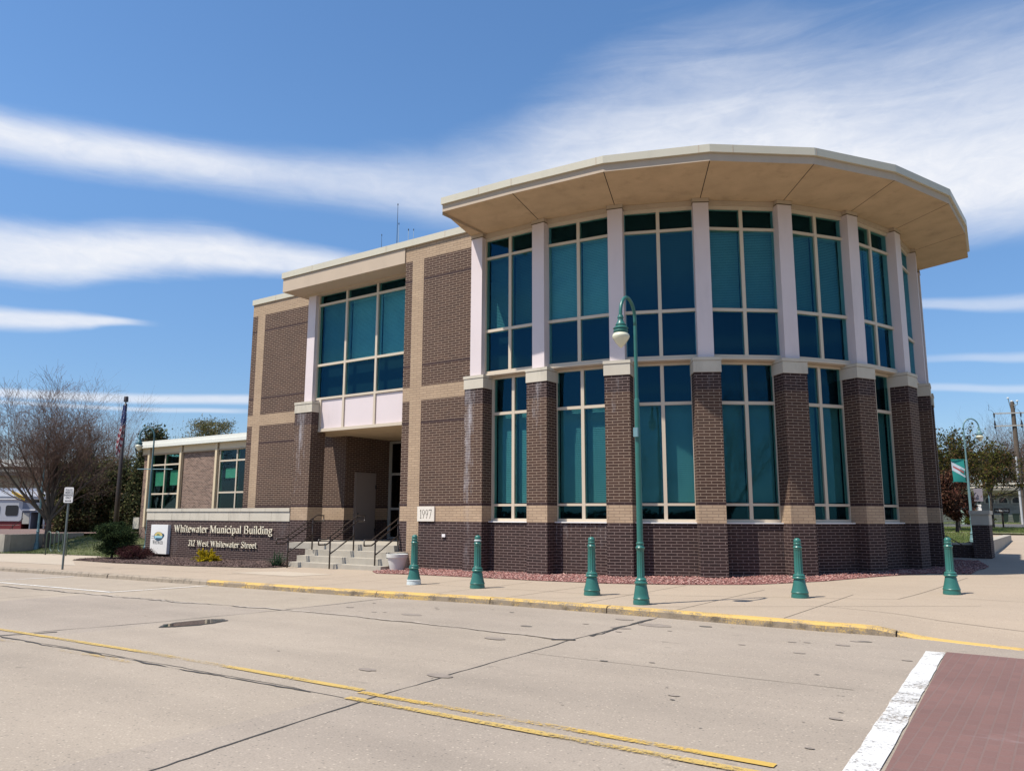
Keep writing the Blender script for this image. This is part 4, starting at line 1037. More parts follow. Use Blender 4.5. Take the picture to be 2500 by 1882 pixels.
VG=[(-8,63.5),(-2.2,63.5),(-2.0,74),(-9,74)]
lawn('verge_grass',VG,16000,0.14,gr,8,lift=0.07)
poly_sheet('back_road',[(-60,74.2),(40,74.2),(40,88),(-60,88)],0.03,M['asphalt'],cell=4)
poly_sheet('drive_kerb',[(-8,63.0),(6,62.6),(6,63.0),(-8,63.5)],0.14,M['kerb'],cell=2)
poly_sheet('back_walk',[(-60,88.1),(40,88.1),(40,90.4),(-60,90.4)],0.06,M['walk'],cell=4)
lawn('bank_grass',[(-16,90.6),(4,90.6),(4,96),(-16,96)],5000,0.14,gr,9,lift=0.1)
# ------------------------------------------------------------------ street furniture
def bollard():
    r=thing('bollard','x','bollard',(0,0,0),'green fluted bollards along the walk')
    mb=MB(); mb.lathe([(0.157,0),(0.157,0.045),(0.150,0.075),(0.152,0.10),(0.157,0.115),(0.150,0.130)],40); mb.build('base_ring',[M['green']],r,smooth=40)
    mb=MB(); mb.lathe([(0.149,0.130),(0.132,0.20),(0.116,0.28),(0.103,0.36),(0.097,0.385),(0.110,0.395),(0.122,0.405),(0.122,0.42),(0.108,0.432),(0.104,0.45),(0.110,0.458),(0.108,0.474),(0.088,0.49),(0.080,0.50)],40); mb.build('bell',[M['green']],r,smooth=40)
    mb=MB(); mb.lathe([(0.078,0.50),(0.077,0.52,0.0),(0.077,0.53,0.13),(0.072,1.00,0.13),(0.073,1.01,0.0),(0.074,1.03)],72); mb.build('fluted_shaft',[M['green']],r,smooth=30)
    mb=MB(); mb.lathe([(0.074,1.03),(0.080,1.045),(0.083,1.06),(0.066,1.085),(0.062,1.105),(0.072,1.118),(0.073,1.135),(0.060,1.15),(0.062,1.165),(0.066,1.19),(0.060,1.22),(0.044,1.243),(0.022,1.255),(0.0,1.258)],40); mb.build('finial',[M['green']],r,smooth=40)
    for ch in r.children:
        for v in ch.data.vertices: v.co=Vector((v.co.x*1.12,v.co.y*1.12,v.co.z*0.965))
    return r
b0=bollard(); spots=[(-13.45,15.05,'green bollard with scuffed white foot, nearest the flower pot'),(-11.45,15.02,'green bollard with a pale band round its head, in front of the first drum pillar'),(-8.42,15.05,'green bollard just left of the tall street lamp'),(-4.70,17.16,'green bollard right of the lamp shadow on the walk'),(-2.22,19.84,'green bollard at the right end of the gravel bed')]
for i,(x,y,l) in enumerate(spots):
    o=b0 if i==0 else dup(b0,(0,0,0))
    o.location=(x,y,T(x,y)); o['label']=l; o.rotation_euler=(0,0,i*0.7)
for o in [b0]:
    ch=[c for c in o.children if c.name.startswith('base_ring')][0]
    me=ch.data.copy(); me.materials.clear(); me.materials.append(M['worn']); ch.data=me
second=[o for o in C.objects if o.get('category')=='bollard' and 'pale band' in o.get('label','')][0]
mb=MB(); mb.lathe([(0.0825,1.075),(0.0845,1.08),(0.0845,1.10),(0.070,1.11)],40); ring=mb.build('pale_band',[M['worn']],None,smooth=40)
ring.parent=second; ring.matrix_parent_inverse=Matrix.Identity(4)

def lamp(mat,loc,arm,label,rz=0.0,box=False,span=0.62,globe='drop'):
    """arm: unit direction of the gooseneck in plan"""
    r=thing('street_lamp',label,'street lamp',(0,0,0),'gooseneck street lamps')
    mb=MB(); mb.lathe([(0.158,0),(0.158,0.05),(0.152,0.075),(0.150,0.095),(0.158,0.115),(0.146,0.13),(0.135,0.20),(0.122,0.28),(0.110,0.345),(0.108,0.365),(0.126,0.385),(0.127,0.405),(0.108,0.42),(0.102,0.45),(0.108,0.46),(0.092,0.485),(0.076,0.495)],40); mb.build('base',[mat],r,smooth=40)
    mb=MB(); mb.lathe([(0.074,0.49),(0.074,0.51,0),(0.074,0.525,0.12),(0.069,0.98,0.12),(0.069,1.0,0),(0.078,1.03),(0.092,1.055),(0.072,1.085),(0.064,1.11),(0.075,1.125),(0.075,1.145),(0.060,1.16)],72); mb.build('fluted_section',[mat],r,smooth=30)
    mb=MB(); mb.tube([(0,0,1.15),(0,0,2.6),(0,0,3.86)],[0.060,0.056,0.050],20); mb.tube([(0,0,3.86),(0,0,3.93),(0,0,3.94),(0,0,5.42)],[0.052,0.047,0.036,0.035],16); mb.build('shaft',[mat],r,smooth=40)
    ax,ay=arm; mb=MB(); R_=span/2; pts=[(0,0,5.40)]
    for k in range(0,17):
        a=pi*k/16; d=R_*(1-cos(a)); pts.append((ax*d,ay*d,5.52+R_*1.22*sin(a)))
    pts.append((ax*span,ay*span,5.46)); mb.tube(pts,0.034,14); mb.build('gooseneck',[mat],r,smooth=True)
    hx,hy=ax*span,ay*span; z=5.50
    mb=MB(); mb.lathe([(0.0,0),(0.045,0),(0.050,-0.02),(0.062,-0.045),(0.062,-0.06),(0.052,-0.068),(0.056,-0.11),(0.075,-0.155),(0.102,-0.19),(0.102,-0.205),(0.09,-0.212),(0.115,-0.235),(0.147,-0.262),(0.147,-0.272),(0.128,-0.283),(0.128,-0.297),(0.146,-0.318),(0.146,-0.328),(0.13,-0.34),(0.13,-0.362),(0.0,-0.362)][::-1],36,0,(hx,hy,z)); mb.build('lamp_shade',[mat],r,smooth=35)
    mb=MB(); mb.lathe([(0.0,-0.652),(0.012,-0.648),(0.05,-0.615),(0.10,-0.555),(0.143,-0.49),(0.166,-0.44),(0.168,-0.415),(0.155,-0.385),(0.133,-0.362),(0.0,-0.36)],36,0,(hx,hy,z)); mb.build('globe',[M['globe']],r,smooth=True)
    if box:
        mb=MB(); mb.obox((0,0),(-ay,ax),(ax,ay),-0.045,0.045,0.05,0.10,3.18,3.36); mb.build('control_box',[M['green2']],r)
    r.location=loc; return r
L1=lamp(M['green'],(-6.80,14.06,T(-6.8,14.06)),(0.02,-1.0),'tall teal green street lamp standing by the yellow kerb in front of the drum',box=True,span=0.66)
# far lamps
L2=lamp(M['green3'],(-35.05,20.75,T(-35,20.75)),(-0.85,-0.53),'pale blue street lamp in front of the low office wing',span=0.70)
L3=lamp(M['green2'],(-45.2,20.6,T(-45.2,20.6)-0.1),(-0.8,0.5),'pale blue street lamp half hidden by the big bare tree',span=0.7)
L4=lamp(M['green2'],(-3.87,44.5,T(-3.87,44.5)+0.42),(0.85,0.52),'pale blue street lamp carrying a teal banner behind the brick gate pier',span=0.75)
mb=MB(); mb.tube([(-35.6,20.35,3.75),(-35.05,20.75,3.75),(-34.25,21.3,3.75)],0.022,8); o=mb.build('banner_arm',[M['green2']],L2)
# banner on the right lamp
def quadband(mb,pts,mi): mb.face(pts,mi)
bt=Vector((-0.80,-0.60,0)); bo=Vector((-3.93,44.46,0)); 
BNR=thing('street_banner','teal banner with a white diagonal sash hanging from a street lamp','banner',(-3.95,44.45,3.3))
ztop,zbot=4.42,3.36; wB=0.62
def bp(u,v,d=0.0):
    # u 0..1 away from the post, v 0 bottom..1 top; gentle billow
    p=bo+bt*(0.05+u*wB); s=0.03*sin(v*3.0+u*2)
    return (p.x+0.6*(s+d),p.y-0.8*(s+d),zbot+(ztop-zbot)*v)
mb=MB(); K=10
for i in range(K):
    for j in range(K):
        u0,u1,v0,v1=i/K,(i+1)/K,j/K,(j+1)/K; mb.face([bp(u0,v0),bp(u1,v0),bp(u1,v1),bp(u0,v1)],0)
M['banner']=plain('banner_teal',(0.02,0.27,0.24),0.7,var=0.1); M['sash']=plain('banner_white',(0.55,0.62,0.68),0.7); M['red']=plain('banner_red',(0.42,0.10,0.10),0.7)
mb.build('banner_cloth',[M['banner']],BNR)
mb=MB()
for i in range(K):
    for (lo,hi,mi,d) in ((0.18,0.58,0,0.004),(0.345,0.43,1,0.008)):
        if mi==1 and i in (0,9): continue
        u0,u1=i/K,(i+1)/K; sl=0.34
        mb.face([bp(u0,lo+sl*u0,d),bp(u1,lo+sl*u1,d),bp(u1,hi+sl*u1,d),bp(u0,hi+sl*u0,d)],mi)
        mb.face([bp(u0,lo+sl*u0,-d),bp(u1,lo+sl*u1,-d),bp(u1,hi+sl*u1,-d),bp(u0,hi+sl*u0,-d)],mi)
mb.build('sash',[M['sash'],M['red']],BNR)
mb=MB()
for z in (ztop+0.01,zbot-0.01):
    a=bo+bt*0.0; b=bo+bt*(wB+0.08); mb.tube([(a.x,a.y,z),(b.x,b.y,z)],0.014,8)
mb.build('banner_rod',[M['banner']],BNR)

# parking sign on the left
PS=thing('parking_sign','white sign reading police vehicle parking only on a grey post','road sign',(-27.92,13.62,T(-27.9,13.6)))
zb=T(-27.9,13.6)
mb=MB(); mb.tube([(-27.92,13.62,zb-0.1),(-27.88,13.60,2.55)],0.034,10); mb.build('post',[M['galv']],PS,smooth=40)
sn=Vector((0.60,-0.80,0)); stv=Vector((0.80,0.60,0)); so_=Vector((-27.88,13.60,0))+sn*0.045
mb=MB(); w_,h0,h1=0.155,2.04,2.56; k=[]
for (cx,cz,a0) in ((w_-0.04,h1-0.04,0),(-w_+0.04,h1-0.04,90),(-w_+0.04,h0+0.04,180),(w_-0.04,h0+0.04,270)):
    for q in range(5):
        a=radians(a0+q*22.5); k.append((cx+0.04*cos(a),cz+0.04*sin(a)))
mb.face([tuple(so_+stv*x+Vector((0,0,z))) for x,z in k],0); mb.face([tuple(so_-sn*0.004+stv*x+Vector((0,0,z))) for x,z in k][::-1],1)
pl=mb.build('sign_plate',[M['white'],M['galv']],PS)
M['ink']=plain('black_ink',(0.015,0.015,0.015),0.6)
for i,tx in enumerate(['POLICE','VEHICLE','PARKING','ONLY']):
    p=so_+sn*0.003+Vector((0,0,2.435-0.086*i)); sans(tx,0.098,'lettering',M['ink'],pl,facing(p,sn.x,sn.y),0.001,0.72)
mb=MB(); p0=so_+sn*0.004
def sp2(x,z): 
    q=p0+stv*x; return (q.x,q.y,z)
zA=2.105
mb.face([sp2(-0.07,zA-0.010),sp2(0.07,zA-0.010),sp2(0.07,zA+0.010),sp2(-0.07,zA+0.010)]); mb.face([sp2(-0.11,zA),sp2(-0.065,zA-0.028),sp2(-0.065,zA+0.028)]); mb.face([sp2(0.11,zA),sp2(0.065,zA+0.028),sp2(0.065,zA-0.028)])
mb.build('arrow',[M['ink']],pl)
# bike rack: one bent tube with three humps
bx0,bx1,by=-41.05,-39.05,19.15; zg=T(-40,19.1)
BK=thing('bike_rack','dark green bent tube bike rack of three humps on the lawn edge','bike rack',(-40,19.1,zg))
mb=MB(); pts=[(bx0,by,zg-0.1)]; Wd=(bx1-bx0)/5.0; z1=zg+1.12; zlow=zg+0.20; x=bx0; up=True
for k in range(5):
    top=(k%2==0)
    zc=z1-Wd/2 if top else zlow+Wd/2
    pts.append((x,by,zc))
    for q in range(1,9):
        a=pi*q/8; pts.append((x+Wd/2*(1-cos(a)),by,zc+(Wd/2*sin(a) if top else -Wd/2*sin(a))))
    x+=Wd
pts.append((bx1,by,zg-0.1)); mb.tube(pts,0.030,10); mb.build('bent_tube',[plain('dark_green_pipe',(0.045,0.075,0.055),0.4)],BK,smooth=True)
# flagpole and flag
fx,fy=-39.9,21.9; fz0=T(fx,fy)
FP=thing('flagpole','tall dark tapering flagpole with a drum shaped cap','flagpole',(fx,fy,fz0))
mb=MB(); mb.tube([(fx,fy,fz0-0.2),(fx,fy,3.0),(fx,fy,7.35)],[0.13,0.115,0.075],18); mb.build('pole',[M['bronze']],FP,smooth=True)
mb=MB(); mb.lathe([(0.03,7.33),(0.03,7.45),(0.115,7.46),(0.122,7.48),(0.115,7.50),(0.105,7.72),(0.09,7.74),(0.0,7.75)],20,0,(fx,fy,0)); mb.build('cap',[M['bronze']],FP,smooth=40)
FL=thing('flag','limp red white and blue flag wrapped round the top of the flagpole','flag',(fx,fy,5.0))
fm=[plain('flag_blue',(0.03,0.045,0.13),0.8),plain('flag_white',(0.36,0.33,0.35),0.8),plain('flag_red',(0.20,0.03,0.04),0.8)]
mb=MB(); nz,na=48,14
def fpnt(i,j):
    v=i/nz; a=-2.6+4.4*j/(na-1); z=7.28-2.5*v-0.25*v*abs(sin(j*0.8))
    wdt=0.09+0.06*smooth(v*2.5)*(1+0.4*sin(9*v+1)); rr=wdt*(1.0+0.30*sin(j*1.9+v*4))
    drift=-0.20*smooth((v-0.25)/0.75)*(0.6 if j>7 else 1.0)
    return (fx+0.82*(rr*cos(a)*0.9+drift)-0.5*rr*sin(a),fy+0.57*(rr*cos(a)*0.9+drift)+0.5*rr*sin(a)-0.12*(1-v)*0.4,z)
for i in range(nz):
    for j in range(na-1):
        v=i/nz+0.05*(j/na)
        mi=0 if v<0.40 else (1 if int((v-0.40)*17+0.2*j)%2==0 else 2)
        if v<0.40 and v>0.10 and (i*7+j*5)%9==0: mi=1
        mb.face([fpnt(i+1,j),fpnt(i+1,j+1),fpnt(i,j+1),fpnt(i,j)],mi)
mb.build('cloth',fm,FL)
# retaining wall at the left lawn
RW=thing('retaining_wall','low rough concrete retaining wall holding the raised bed at the left edge','retaining wall',(-48,20,0))
mb=MB()
for (a,b) in (((-70,17.9),(-44.6,18.75)),((-44.6,18.75),(-46.3,23.6))):
    L=math.hypot(b[0]-a[0],b[1]-a[1]); t=((b[0]-a[0])/L,(b[1]-a[1])/L); n=(t[1],-t[0])
    mb.obox(a,t,n,0,L,-0.3,0,-0.6,0.62)
rw=mb.build('wall',[M['conc']],RW)
poly_sheet('raised_bed',[(-70,18.1),(-44.7,18.95),(-46.3,23.6),(-46.5,36),(-70,36)],0.0,mm[3],fz=lambda x,y:0.58,cell=3)

# gate pier and low wall at the right
GPp=thing('gate_pier','dark brick gate pier with stone cap and low wall beside the walk','gate pier',(-3,38,0.1))
t=(0.82,0.57); 
mb=MB(); mb.box(-3.30,-2.68,37.7,38.32+0.9,-0.3,1.33,0); mb.build('shaft',[M['base']],GPp)
mb=MB(); mb.box(-3.315,-2.665,37.685,38.33+0.9,1.335,1.76,0)
for x in (-3.31,-3.09,-2.87): pass
mb.box(-3.36,-2.62,37.64,38.37+0.9,1.765,1.92,0); mb.build('cap',[M['stone']],GPp)
mb=MB(); mb.box(-5.9,-3.30,38.0,38.25,-0.3,0.52,0); mb.build('low_wall',[M['base']],GPp)
mb=MB(); mb.box(-5.9,-3.36,37.95,38.30,0.522,0.60,0); mb.build('wall_coping',[M['stone']],GPp)
mb=MB(); mb.box(-3.3,-2.9,39.3,56,-0.2,0.62,0); mb.build('lawn_edge',[M['conc']],GPp)
SR_=thing('side_handrail','thin dark handrail going down beside the drum','handrail',(-4.2,36.6,0.1))
mb=MB(); mb.tube([(-4.25,36.4,0.95),(-4.0,35.7,0.9),(-3.6,36.8,0.55)],0.02,8); mb.build('grab_rail',[M['bronze']],SR_)
mb=MB(); mb.tube([(-4.0,35.7,0.05),(-4.0,35.7,0.9)],0.02,8); mb.build('post',[M['bronze']],SR_)

# ------------------------------------------------------------------ far right: street beyond
zb=T(-6,95)
BK_=thing('stone_bank_building','low grey stone building with small arched windows and rounded pale roof edge','building',(-2,112,zb))
mb=MB(); X0b,X1b,Yb=-16.0,16.0,108.6
def along(u): return (X0b+u*0.82*1.0, 109.0+u*0.57*0.15)
o_=(-16,107.9); t_=(0.985,0.17); n_=(t_[1],-t_[0])
M['ashlar']=brick('grey_ledge_stone',(0.24,0.23,0.215),(0.16,0.155,0.15),(0.20,0.19,0.18),bw=0.55,rh=0.16,ms=0.012)
M['sand']=brick('yellow_sandstone',(0.60,0.50,0.34),(0.50,0.40,0.26),(0.28,0.23,0.16),bw=0.75,rh=0.28,ms=0.02)
mb.obox(o_,t_,n_,0,40,-12,0.0,-1,zb+3.25,0)
mb.build('wall',[M['ashlar']],BK_)
mb=MB(); mb.obox(o_,t_,n_,0,40,-0.2,0.08,-1,zb+1.0,0); mb.build('plinth',[M['sand']],BK_)
mb=MB()
prof=[(0.3,3.25),(1.5,3.45),(1.9,3.75),(2.0,4.1),(1.9,4.4)]
for (d0,za),(d1,z2) in zip(prof[:-1],prof[1:]):
    def q(u,d,z): return (o_[0]+t_[0]*u+n_[0]*d,o_[1]+t_[1]*u+n_[1]*d,zb+z)
    mb.face([q(-1,d0,za),q(41,d0,za),q(41,d1,z2),q(-1,d1,z2)],0)
mb.face([q(-1,1.9,4.4),q(41,1.9,4.4),q(41,-12,4.4),q(-1,-12,4.4)],1)
mb.obox(o_,t_,n_,-1,41,1.75,2.05,zb+4.4,zb+4.62,1); mb.face([q(-1,0,3.25),q(41,0,3.25),q(41,0.3,3.25),q(-1,0.3,3.25)],0)
mb.build('roof_edge',[plain('pale_concrete_edge',(0.50,0.43,0.34),0.8),plain('cream_cap',(0.62,0.56,0.46),0.7)],BK_,smooth=30)
for k in range(12):
    u=2.0+k*1.34
    u=3.2+k*1.36
    mb=MB(); pts=[(u-0.42,2.35),(u+0.42,2.35)]+[(u+0.42*cos(pi*i/10),2.60+0.42*sin(pi*i/10)) for i in range(11)]
    fr=[(u-0.56,2.28),(u+0.56,2.28)]+[(u+0.56*cos(pi*i/10),2.60+0.56*sin(pi*i/10)) for i in range(11)]
    def qq(u,z,d): return (o_[0]+t_[0]*u+n_[0]*d,o_[1]+t_[1]*u+n_[1]*d,zb+z)
    mb.face([qq(a,z,0.03) for a,z in fr],0); 
    for i in range(len(fr)):
        a,b=fr[i],fr[(i+1)%len(fr)]; mb.face([qq(*a,0.03),qq(*b,0.03),qq(*b,-0.02),qq(*a,-0.02)],0)
    w=mb.build('window',[plain('arch_surround',(0.36,0.34,0.30),0.8)] if k==0 else [bpy.data.materials['arch_surround']],BK_)
    mb=MB(); mb.face([qq(a,z,0.045) for a,z in pts],0); mb.build('pane',[M['glass_dark'] if False else M['black']],w)
# parking sign post
zs=T(-4.2,77)
PK=thing('parking_board','small dark board reading parking on a single post by the far road','sign',(-4.2,72.5,zs))
mb=MB(); mb.obox((-4.2,72.5),(0.98,-0.1),(0.1,-0.98),-0.06,0.06,-0.05,0.05,zs-0.1,zs+1.18); mb.build('post',[M['bronze']],PK)
nb=Vector((0.05,-1,0)).normalized(); tb=Vector((1,0.05,0)).normalized()
mb=MB(); mb.obox((-4.2,72.42),(tb.x,tb.y),(nb.x,nb.y),-0.52,0.52,-0.06,0.06,zs+1.15,zs+1.52); bd=mb.build('board',[M['bronze']],PK)
sans('PARKING',0.20,'lettering',M['white'],bd,facing(Vector((-4.2,72.42,zs+1.27))+nb*0.065,nb.x,nb.y),0.003,1.0)
# wheelie bins
M['bin']=plain('bin_plastic',(0.018,0.030,0.022),0.5)
def bin_(x,y,label):
    z=T(x,y)+0.06; r=thing('wheelie_bin',label,'wheelie bin',(x,y,z),'wheelie bins by the stone building')
    mb=MB(); 
    lo=[(-.24,-.28),(.24,-.28),(.24,.28),(-.24,.28)]; hi=[(-.31,-.36),(.31,-.36),(.31,.36),(-.31,.36)]
    for i in range(4):
        a,b=lo[i],lo[(i+1)%4]; c,d=hi[(i+1)%4],hi[i]; mb.face([(x+a[0],y+a[1],z+.08),(x+b[0],y+b[1],z+.08),(x+c[0],y+c[1],z+.98),(x+d[0],y+d[1],z+.98)])
    mb.face([(x+a,y+b,z+.08) for a,b in lo][::-1]); mb.build('body',[M['bin']],r)
    mb=MB(); mb.box(x-.35,x+.35,y-.40,y+.38,z+.98,z+1.06); mb.build('lid',[M['bin']],r)
    for s in (-1,1):
        mb=MB(); mb.tube([(x+s*.20,y-.30,z+.11),(x+s*.26,y-.30,z+.11)],.11,14); mb.build('wheel',[M['black']],r)
bin_(-5.55,99.6,'dark green wheelie bin left of its twin by the stone building'); bin_(-4.55,99.7,'dark wheelie bin right of its twin at the picture edge')
zq=T(-7.6,70)
UB=thing('utility_cabinet','pale green utility cabinet standing beyond the low wall','utility box',(-7.3,74,zq))
mb=MB(); mb.box(-8.55,-7.0,88.5,90.0,T(-7,89),T(-7,89)+1.5); mb.build('body',[plain('cabinet_green',(0.23,0.31,0.24),0.6)],UB); mb=MB(); mb.box(-8.6,-6.95,88.45,90.05,T(-7,89)+1.5,T(-7,89)+1.56); mb.build('lid',[M['galv']],UB)
NS=thing('notice_sign','grey backed sign plates on a slim post behind the banner lamp','road sign',(-4.6,58,T(-4.6,58)))
z0=T(-4.6,58)
mb=MB(); mb.tube([(-4.65,58,z0),(-4.65,58,z0+3.1)],0.035,8); mb.build('post',[M['galv']],NS)
for (w,a,b,mt) in ((0.24,2.3,3.1,'pl1'),(0.11,1.2,2.1,'pl2')):
    mb=MB(); mb.obox((-4.55,57.94),(1,0.1),(0.1,-1),-w,w,0,0.01,z0+a,z0+b); mb.build('sign_plate',[plain('plate_lilac',(0.22,0.20,0.23),0.5) if mt=='pl1' else M['white']],NS)
LB=thing('slim_light_pole','slim pale light pole beside the stone building','light pole',(-5.2,80,T(-5,80)))
mb=MB(); z0=T(-5.2,80); mb.tube([(-5.45,80,z0),(-5.45,80,z0+5.2)],[0.10,0.06],10); mb.build('shaft',[M['green2']],LB)
# utility pole
UPx,UPy=-3.45,88.6; z0=T(UPx,UPy)
UP=thing('utility_pole','tall weathered wooden utility pole with two crossarms','utility pole',(UPx,UPy,z0))
M['wood']=plain('weathered_pole',(0.11,0.082,0.060),0.9,var=0.4,scale=3,dirt=0.6); M['grey']=plain('grey_conduit',(0.42,0.42,0.41),0.6)
mb=MB(); mb.tube([(UPx,UPy,z0-0.5),(UPx,UPy,7),(UPx,UPy,12.55)],[0.25,0.22,0.17],14); mb.build('pole',[M['wood']],UP,smooth=40)
mb=MB(); mb.tube([(UPx-0.12,UPy-0.22,z0),(UPx-0.12,UPy-0.2,7.3)],0.10,10); mb.build('conduit',[M['grey']],UP)
ca=Vector((0.96,0.28,0))
for zz,nm in ((11.45,'crossarm'),(10.25,'crossarm')):
    mb=MB(); a=Vector((UPx,UPy-0.2,zz))-ca*1.62; b=Vector((UPx,UPy-0.2,zz))+ca*1.62
    mb.obox((UPx,UPy-0.2),(ca.x,ca.y),(ca.y,-ca.x),-1.62,1.62,-0.06,0.06,zz-0.055,zz+0.055); cr=mb.build(nm,[plain('grey_crossarm',(0.40,0.38,0.34),0.8) if zz>11 else bpy.data.materials['grey_crossarm']],UP)
    for s in (-1.6,0.62,1.5):
        p=Vector((UPx,UPy-0.2,zz))+ca*s; mb=MB()
        if zz>11: mb.lathe([(0.0,-0.42),(0.05,-0.40),(0.05,-0.30),(0.09,-0.27),(0.05,-0.22),(0.09,-0.17),(0.05,-0.12),(0.10,-0.05),(0.06,0.05),(0.0,0.06)],10,0,tuple(p))
        else: mb.lathe([(0.0,-0.25),(0.07,-0.22),(0.09,-0.1),(0.05,0.05),(0.10,0.1),(0.08,0.25),(0.04,0.5),(0.0,0.55)],10,0,tuple(p))
        mb.build('insulator',[M['black']],cr)
for s in (-1.6,0.62):
    p=Vector((UPx,UPy-0.2,11.5))+ca*s
    mb=MB(); mb.tube([tuple(p),tuple(p+Vector((-0.18,0,0.28))),tuple(p+Vector((-0.42,0,0.30))),tuple(p+Vector((-0.35,0,0.62))),tuple(p+Vector((-0.42,0,0.85)))],0.018,5); mb.build('jumper_wire',[M['black']],UP)
    p2=Vector((UPx,UPy-0.2,10.1))+ca*s
    mb=MB(); mb.tube([tuple(p+Vector((0,0,-0.4))),tuple(p2+Vector((-0.05,0,0.3)))],0.016,5); mb.build('jumper_wire',[M['black']],UP)
    mb=MB(); mb.tube([tuple(p2),tuple(p2+Vector((0.12,0,-1.2))),tuple(p2+Vector((0.35,0,-1.6))),tuple(p2+Vector((1.3,0.2,-1.75)))],0.022,5); mb.build('jumper_wire',[M['black']],UP)
mb=MB()
for (dx,dz) in ((-0.30,12.95),(-0.02,12.62),(0.42,12.62)): mb.lathe([(0.0,-0.1),(0.09,-0.08),(0.11,-0.03),(0.10,0.03),(0.0,0.06)],10,0,(UPx+dx,UPy-0.1,dz))
mb.build('pin_insulator',[plain('porcelain',(0.75,0.75,0.72),0.2)],UP)
mb=MB(); mb.tube([(UPx-0.16,UPy-0.1,11.9),(UPx-0.30,UPy-0.1,12.9)],0.035,6); mb.tube([(UPx,UPy-0.1,12.2),(UPx+0.42,UPy-0.1,12.25),(UPx+0.42,UPy-0.1,12.55)],0.04,6); mb.build('bracket',[M['galv']],UP)

# ------------------------------------------------------------------ far left: trolley diner and depot
DN=thing('trolley_diner','white and dark red trolley car diner with rounded black windows at the left edge','diner',(-66,27,0.3))
tq=Vector((0.82,0.57,0)).normalized(); nq=Vector((0.57,-0.82,0)).normalized(); od=(-63.3,27.6)
tt_=(tq.x,tq.y); nn_=(nq.x,nq.y)
M['dred']=plain('dark_red_panel',(0.17,0.025,0.025),0.6); M['dwhite']=plain('trolley_white',(0.42,0.43,0.46),0.5); M['slate']=plain('slate_grey',(0.17,0.19,0.24),0.6)
mb=MB(); mb.obox(od,tt_,nn_,-9,0.0,-3,0,1.15,2.75,0); mb.build('car_body',[M['dwhite']],DN)
mb=MB(); mb.obox(od,tt_,nn_,-9,0.0,-2.95,-0.05,0.25,1.148,0); mb.obox(od,tt_,nn_,1.75,4.4,-3,-0.05,0.25,2.0,0); mb.build('skirt',[M['dred']],DN)
mb=MB()
prof=[(0.05,2.75),(0.05,2.95),(-0.35,3.35),(-1.5,3.6),(-3,3.6)]
for (d0,za),(d1,z2) in zip(prof[:-1],prof[1:]):
    P=lambda u,d,z:(od[0]+tt_[0]*u+nn_[0]*d,od[1]+tt_[1]*u+nn_[1]*d,z)
    mb.face([P(-9,d0,za),P(2.3,d0,za),P(2.3,d1,z2),P(-9,d1,z2)])
mb.build('car_roof',[M['slate']],DN)
mb=MB(); mb.obox(od,tt_,nn_,-9,0.1,0.0,0.06,2.72,2.80,0); mb.obox(od,tt_,nn_,0.05,1.0,0.02,0.07,1.92,2.02,0); mb.build('white_trim',[M['white']],DN)
for u in (-0.75-1.35*k for k in range(5)):
    mb=MB(); pts=[]
    for (cx,cz,a0) in ((0.34,0.22,0),(-0.34,0.22,90),(-0.34,-0.22,180),(0.34,-0.22,270)):
        for q in range(5):
            a=radians(a0+22.5*q); pts.append((u+cx+0.13*cos(a),1.92+cz+0.16*sin(a)))
    P=lambda uu,d,z:(od[0]+tt_[0]*uu+nn_[0]*d,od[1]+tt_[1]*uu+nn_[1]*d,z)
    mb.face([P(a,0.02,z) for a,z in pts]); mb.build('window',[M['black']],DN)
mb=MB(); mb.obox(od,tt_,nn_,0.0,1.75,-2.0,-1.9,0.2,2.8,0); mb.obox(od,tt_,nn_,0.62,0.70,-1.0,0.02,0.25,1.8,1); mb.obox(od,tt_,nn_,1.62,1.75,-1.0,0.02,0.25,1.9,1); mb.obox(od,tt_,nn_,0.0,1.75,-0.9,0.0,1.80,2.5,1); mb.build('entry',[M['black'],M['slate']],DN)
mb=MB(); mb.obox(od,tt_,nn_,0.08,0.58,-0.2,0.0,0.95,1.75,0); mb.build('menu_board',[plain('menu_cream',(0.42,0.40,0.35),0.7)],DN)
mb=MB()
for z in (0.55,0.85): mb.tube([P(-9,0.6,z),P(0.3,0.6,z)],0.02,6); mb.tube([P(1.9,0.6,z),P(4.2,0.6,z)],0.02,6)
for u in (-6,-4,-2,-0.2,2.0,3.9): mb.tube([P(u,0.6,0.2),P(u,0.6,0.95)],0.02,6)
mb.tube([P(-0.6,0.7,0.35),P(0.55,0.7,1.35)],0.025,6)
mb.build('ramp_rail',[M['bronze']],DN)
mb=MB(); mb.obox(od,tt_,nn_,-9,4.2,0.3,0.9,0.2,0.55,0); mb.build('ramp',[M['dwhite']],DN)
KA=thing('yellow_canoe','small yellow canoe lying tilted on the diner roof','canoe',(-63,27,3.0))
mb=MB(); cpts=[]; 
for k in range(9):
    s=k/8; u=-0.75+1.0*s; w=0.17*sin(pi*min(0.97,max(0.03,s))); cpts.append((u,3.30-0.55*s,w))
for (a,b) in zip(cpts[:-1],cpts[1:]):
    for (d0,h0,d1,h1) in ((1,0.10,0.55,-0.12),(0.55,-0.12,-0.55,-0.12),(-0.55,-0.12,-1,0.10)):
        mb.face([P(a[0],0.25+a[2]*d0,a[1]+h0),P(b[0],0.25+b[2]*d0,b[1]+h0),P(b[0],0.25+b[2]*d1,b[1]+h1),P(a[0],0.25+a[2]*d1,a[1]+h1)])
mb.build('hull',[plain('canoe_yellow',(0.62,0.42,0.03),0.5)],KA)
DP=thing('tan_depot_building','long tan brick building with broad white roof edges behind the bare tree','building',(-82,37,0))
oq=(-79.8,39.6)
